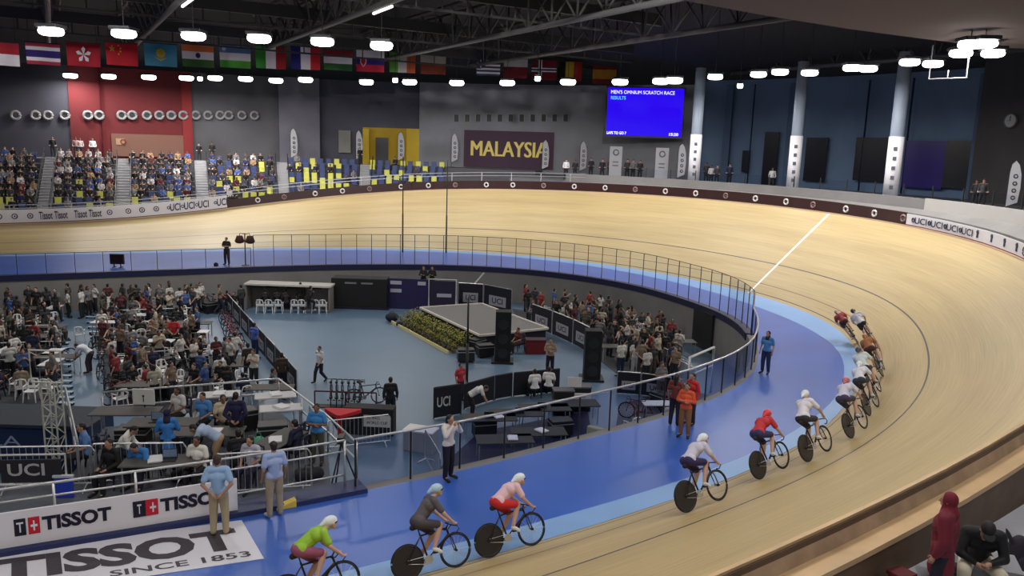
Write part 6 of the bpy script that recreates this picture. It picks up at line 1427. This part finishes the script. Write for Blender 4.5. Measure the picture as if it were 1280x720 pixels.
pm('stand', 103, 398, 1.6, 'person in white top and dark trousers at the far end of the blue aisle', shirt=(205, 205, 205), trousers=(24, 30, 34)); pm('bend', 112, 466, 1.5, 'person in white shirt bending over the edge of the blue aisle', shirt=(200, 205, 215), trousers=(60, 50, 60))
pm('back', 219, 440, .2, 'person in bright red shirt seen from behind in the pits', shirt=(175, 30, 44), trousers=(40, 20, 26), h=1.7); pm('lean', 246, 446, -1.6, 'person in cream shirt leaning forward right of the one in red', shirt=(200, 200, 185)); pm('sit', 232, 440, .2, 'person in dark green seated between red and cream shirts', shirt=(52, 66, 62))
pm('stand', 226, 396, .6, 'person in white and black at the right edge of the pits', shirt=(190, 190, 190)); pm('walk', 242, 396, 2.8, 'person in dark green walking at the right edge of the pits', shirt=(52, 60, 58), trousers=(26, 36, 60))
MIX = (.36, .56, .66, .74, .84, .92)
crowd([(-12, 402), (72, 400), (74, 500), (-12, 500)], 62, 'pits at far left', MIX, rnd)
crowd([(122, 398), (240, 396), (250, 420), (262, 505), (150, 512), (128, 440)], 100, 'pits right of the aisle', MIX, rnd)
crowd([(-10, 391), (245, 386), (262, 392), (-10, 400)], 30, 'row along the far wall', (.8, .95, .96, .97, .98, .99), rnd)
crowd([(245, 386), (300, 384), (300, 392), (245, 394)], 8, 'corner beside the booth', (.5, .8, .8, .8, .9, .95), rnd)
crowd([(645, 388), (700, 391), (760, 402), (815, 418), (848, 445), (845, 478), (815, 486), (778, 462), (750, 440), (705, 412), (655, 398)], 80, 'right-hand crowd', (.72, .86, .9, .93, .96, .98), rnd)
crowd([(256, 450), (300, 460), (345, 508), (262, 512)], 14, 'gap before the platform', (.4, .7, .8, .9, .95, .98), rnd)
crowd([(775, 510), (835, 500), (868, 520), (835, 560), (790, 580)], 12, 'area behind the right glass', (.3, .5, .6, .65, .9, .95), rnd)
for i, (xa, ya, xb, yb) in enumerate(((-6, 432, 66, 430), (-6, 455, 68, 452), (-6, 478, 70, 474), (136, 410, 240, 406), (138, 440, 215, 436), (142, 470, 240, 462))):
    a, b = F(xa, ya), F(xb, yb); t = thing('pit_railing', 'low grey railing line %s of the %s' % (['at the back', 'in the middle', 'at the front'][i % 3], 'pits at far left' if i < 3 else 'pits right of the aisle'), 'railing'); n = max(2, round((b-a).length/1.4))
    for z in (.95, .5): mb = MB(); mb.tube([a+V3((0, 0, z)), b+V3((0, 0, z))], .022, 6); mb.build('rail', M_steel, t)
    for k in range(n+1): p = a.lerp(b, k/n); mb = MB(); mb.tube([p, p+V3((0, 0, .95))], .022, 6); mb.build('post', M_steel, t)
# ---- bottom right: seated spectator, bags
q = man('lean', 1213, 742, PI-.35, 'seated person in black jacket and cap with cream trousers on the near stand', z=NEARZ, shirt=(24, 24, 28), trousers=(215, 205, 185), sleeve='long', hairk='cap', hair=cm(24, 24, 28), face=True, h=1.72)
simple_box('stand_step', 'grey concrete step under the seated person at bottom right', 'step', 1216, 738, .9, .5, .46, (120, 122, 128), -.35, NEARZ, detail=True, trim=(130, 132, 138))
bg = thing('backpack', 'dark purple backpack with a pointed strap at the right edge', 'bag', F(1268, 716, NEARZ), .3, None); mb = MB(); mb.ell((0, 0, .27), (.17, .13, .28), 14, 10); mb.build('pack_body', cm(34, 28, 44), bg, True)
mb = MB(); mb.tube([(-.12, 0, .45), (-.2, .02, .6), (-.24, .02, .66)], [.03, .025, .01], 6); mb.build('strap', cm(40, 40, 52), bg); mb = MB(); mb.ell((0, -.1, .2), (.12, .06, .12), 12, 8); mb.build('front_pocket', cm(46, 38, 58), bg, True)
simple_box('folded_seat', 'dark red folded seat at the bottom edge by the wooden barrier', 'seat', 1124, 740, .24, .22, .28, (120, 24, 36), .5, NEARZ, trim=(96, 20, 30))
BAG.put(F(1192, 744, NEARZ), .6, 'dark bag on the floor beside the person in maroon'); CASE.put(F(1245, 736, NEARZ), .3, 'dark case on the floor behind the seated person', scale=.5)
# spectators in the stand: one object each up to 298 people in view, the furthest ones as one crowd mesh
used = sum(1 for o in THINGS if o.get('category') == 'person'); PEND.sort(key=lambda q: (q[1]-V3((0, 0, CH))).length)
keep = max(0, 298-used)
for pose, p, rz, lab, cc in PEND[:keep]: spectator(pose, p, rz, lab, cc, lab)
vs_, fs_, mi_, ml = [], [], [], []
for pose, p, rz, lab, cc in PEND[keep:]:
    me = spec_mesh(pose); M = Matrix.Translation(p)@Matrix.Rotation(rz, 4, 'Z'); o0 = len(vs_); vs_ += [tuple(M@v.co) for v in me.vertices]
    mm = [random.choice([M_skin, M_skin2, M_skin3]), cm(*cc), cm(30, 30, 38), M_hair]
    for m in mm:
        if m not in ml: ml.append(m)
    ix = [ml.index(m) for m in mm]
    for q in me.polygons: fs_.append([i+o0 for i in q.vertices]); mi_.append(ix[q.material_index])
if fs_:
    mb = MB(); mb.v = vs_; mb.f = fs_; mb.mi = mi_; tag(mb.build('spectator_crowd', ml, smooth=True), 'rest of the crowd seated in the left stand blocks', 'crowd', None, 'stuff')
print('PEOPLE', used, keep, len(PEND))
lab_unique()
for o in THINGS:
    if len(o['label'].split()) > 16: print('LONG', o['label'])
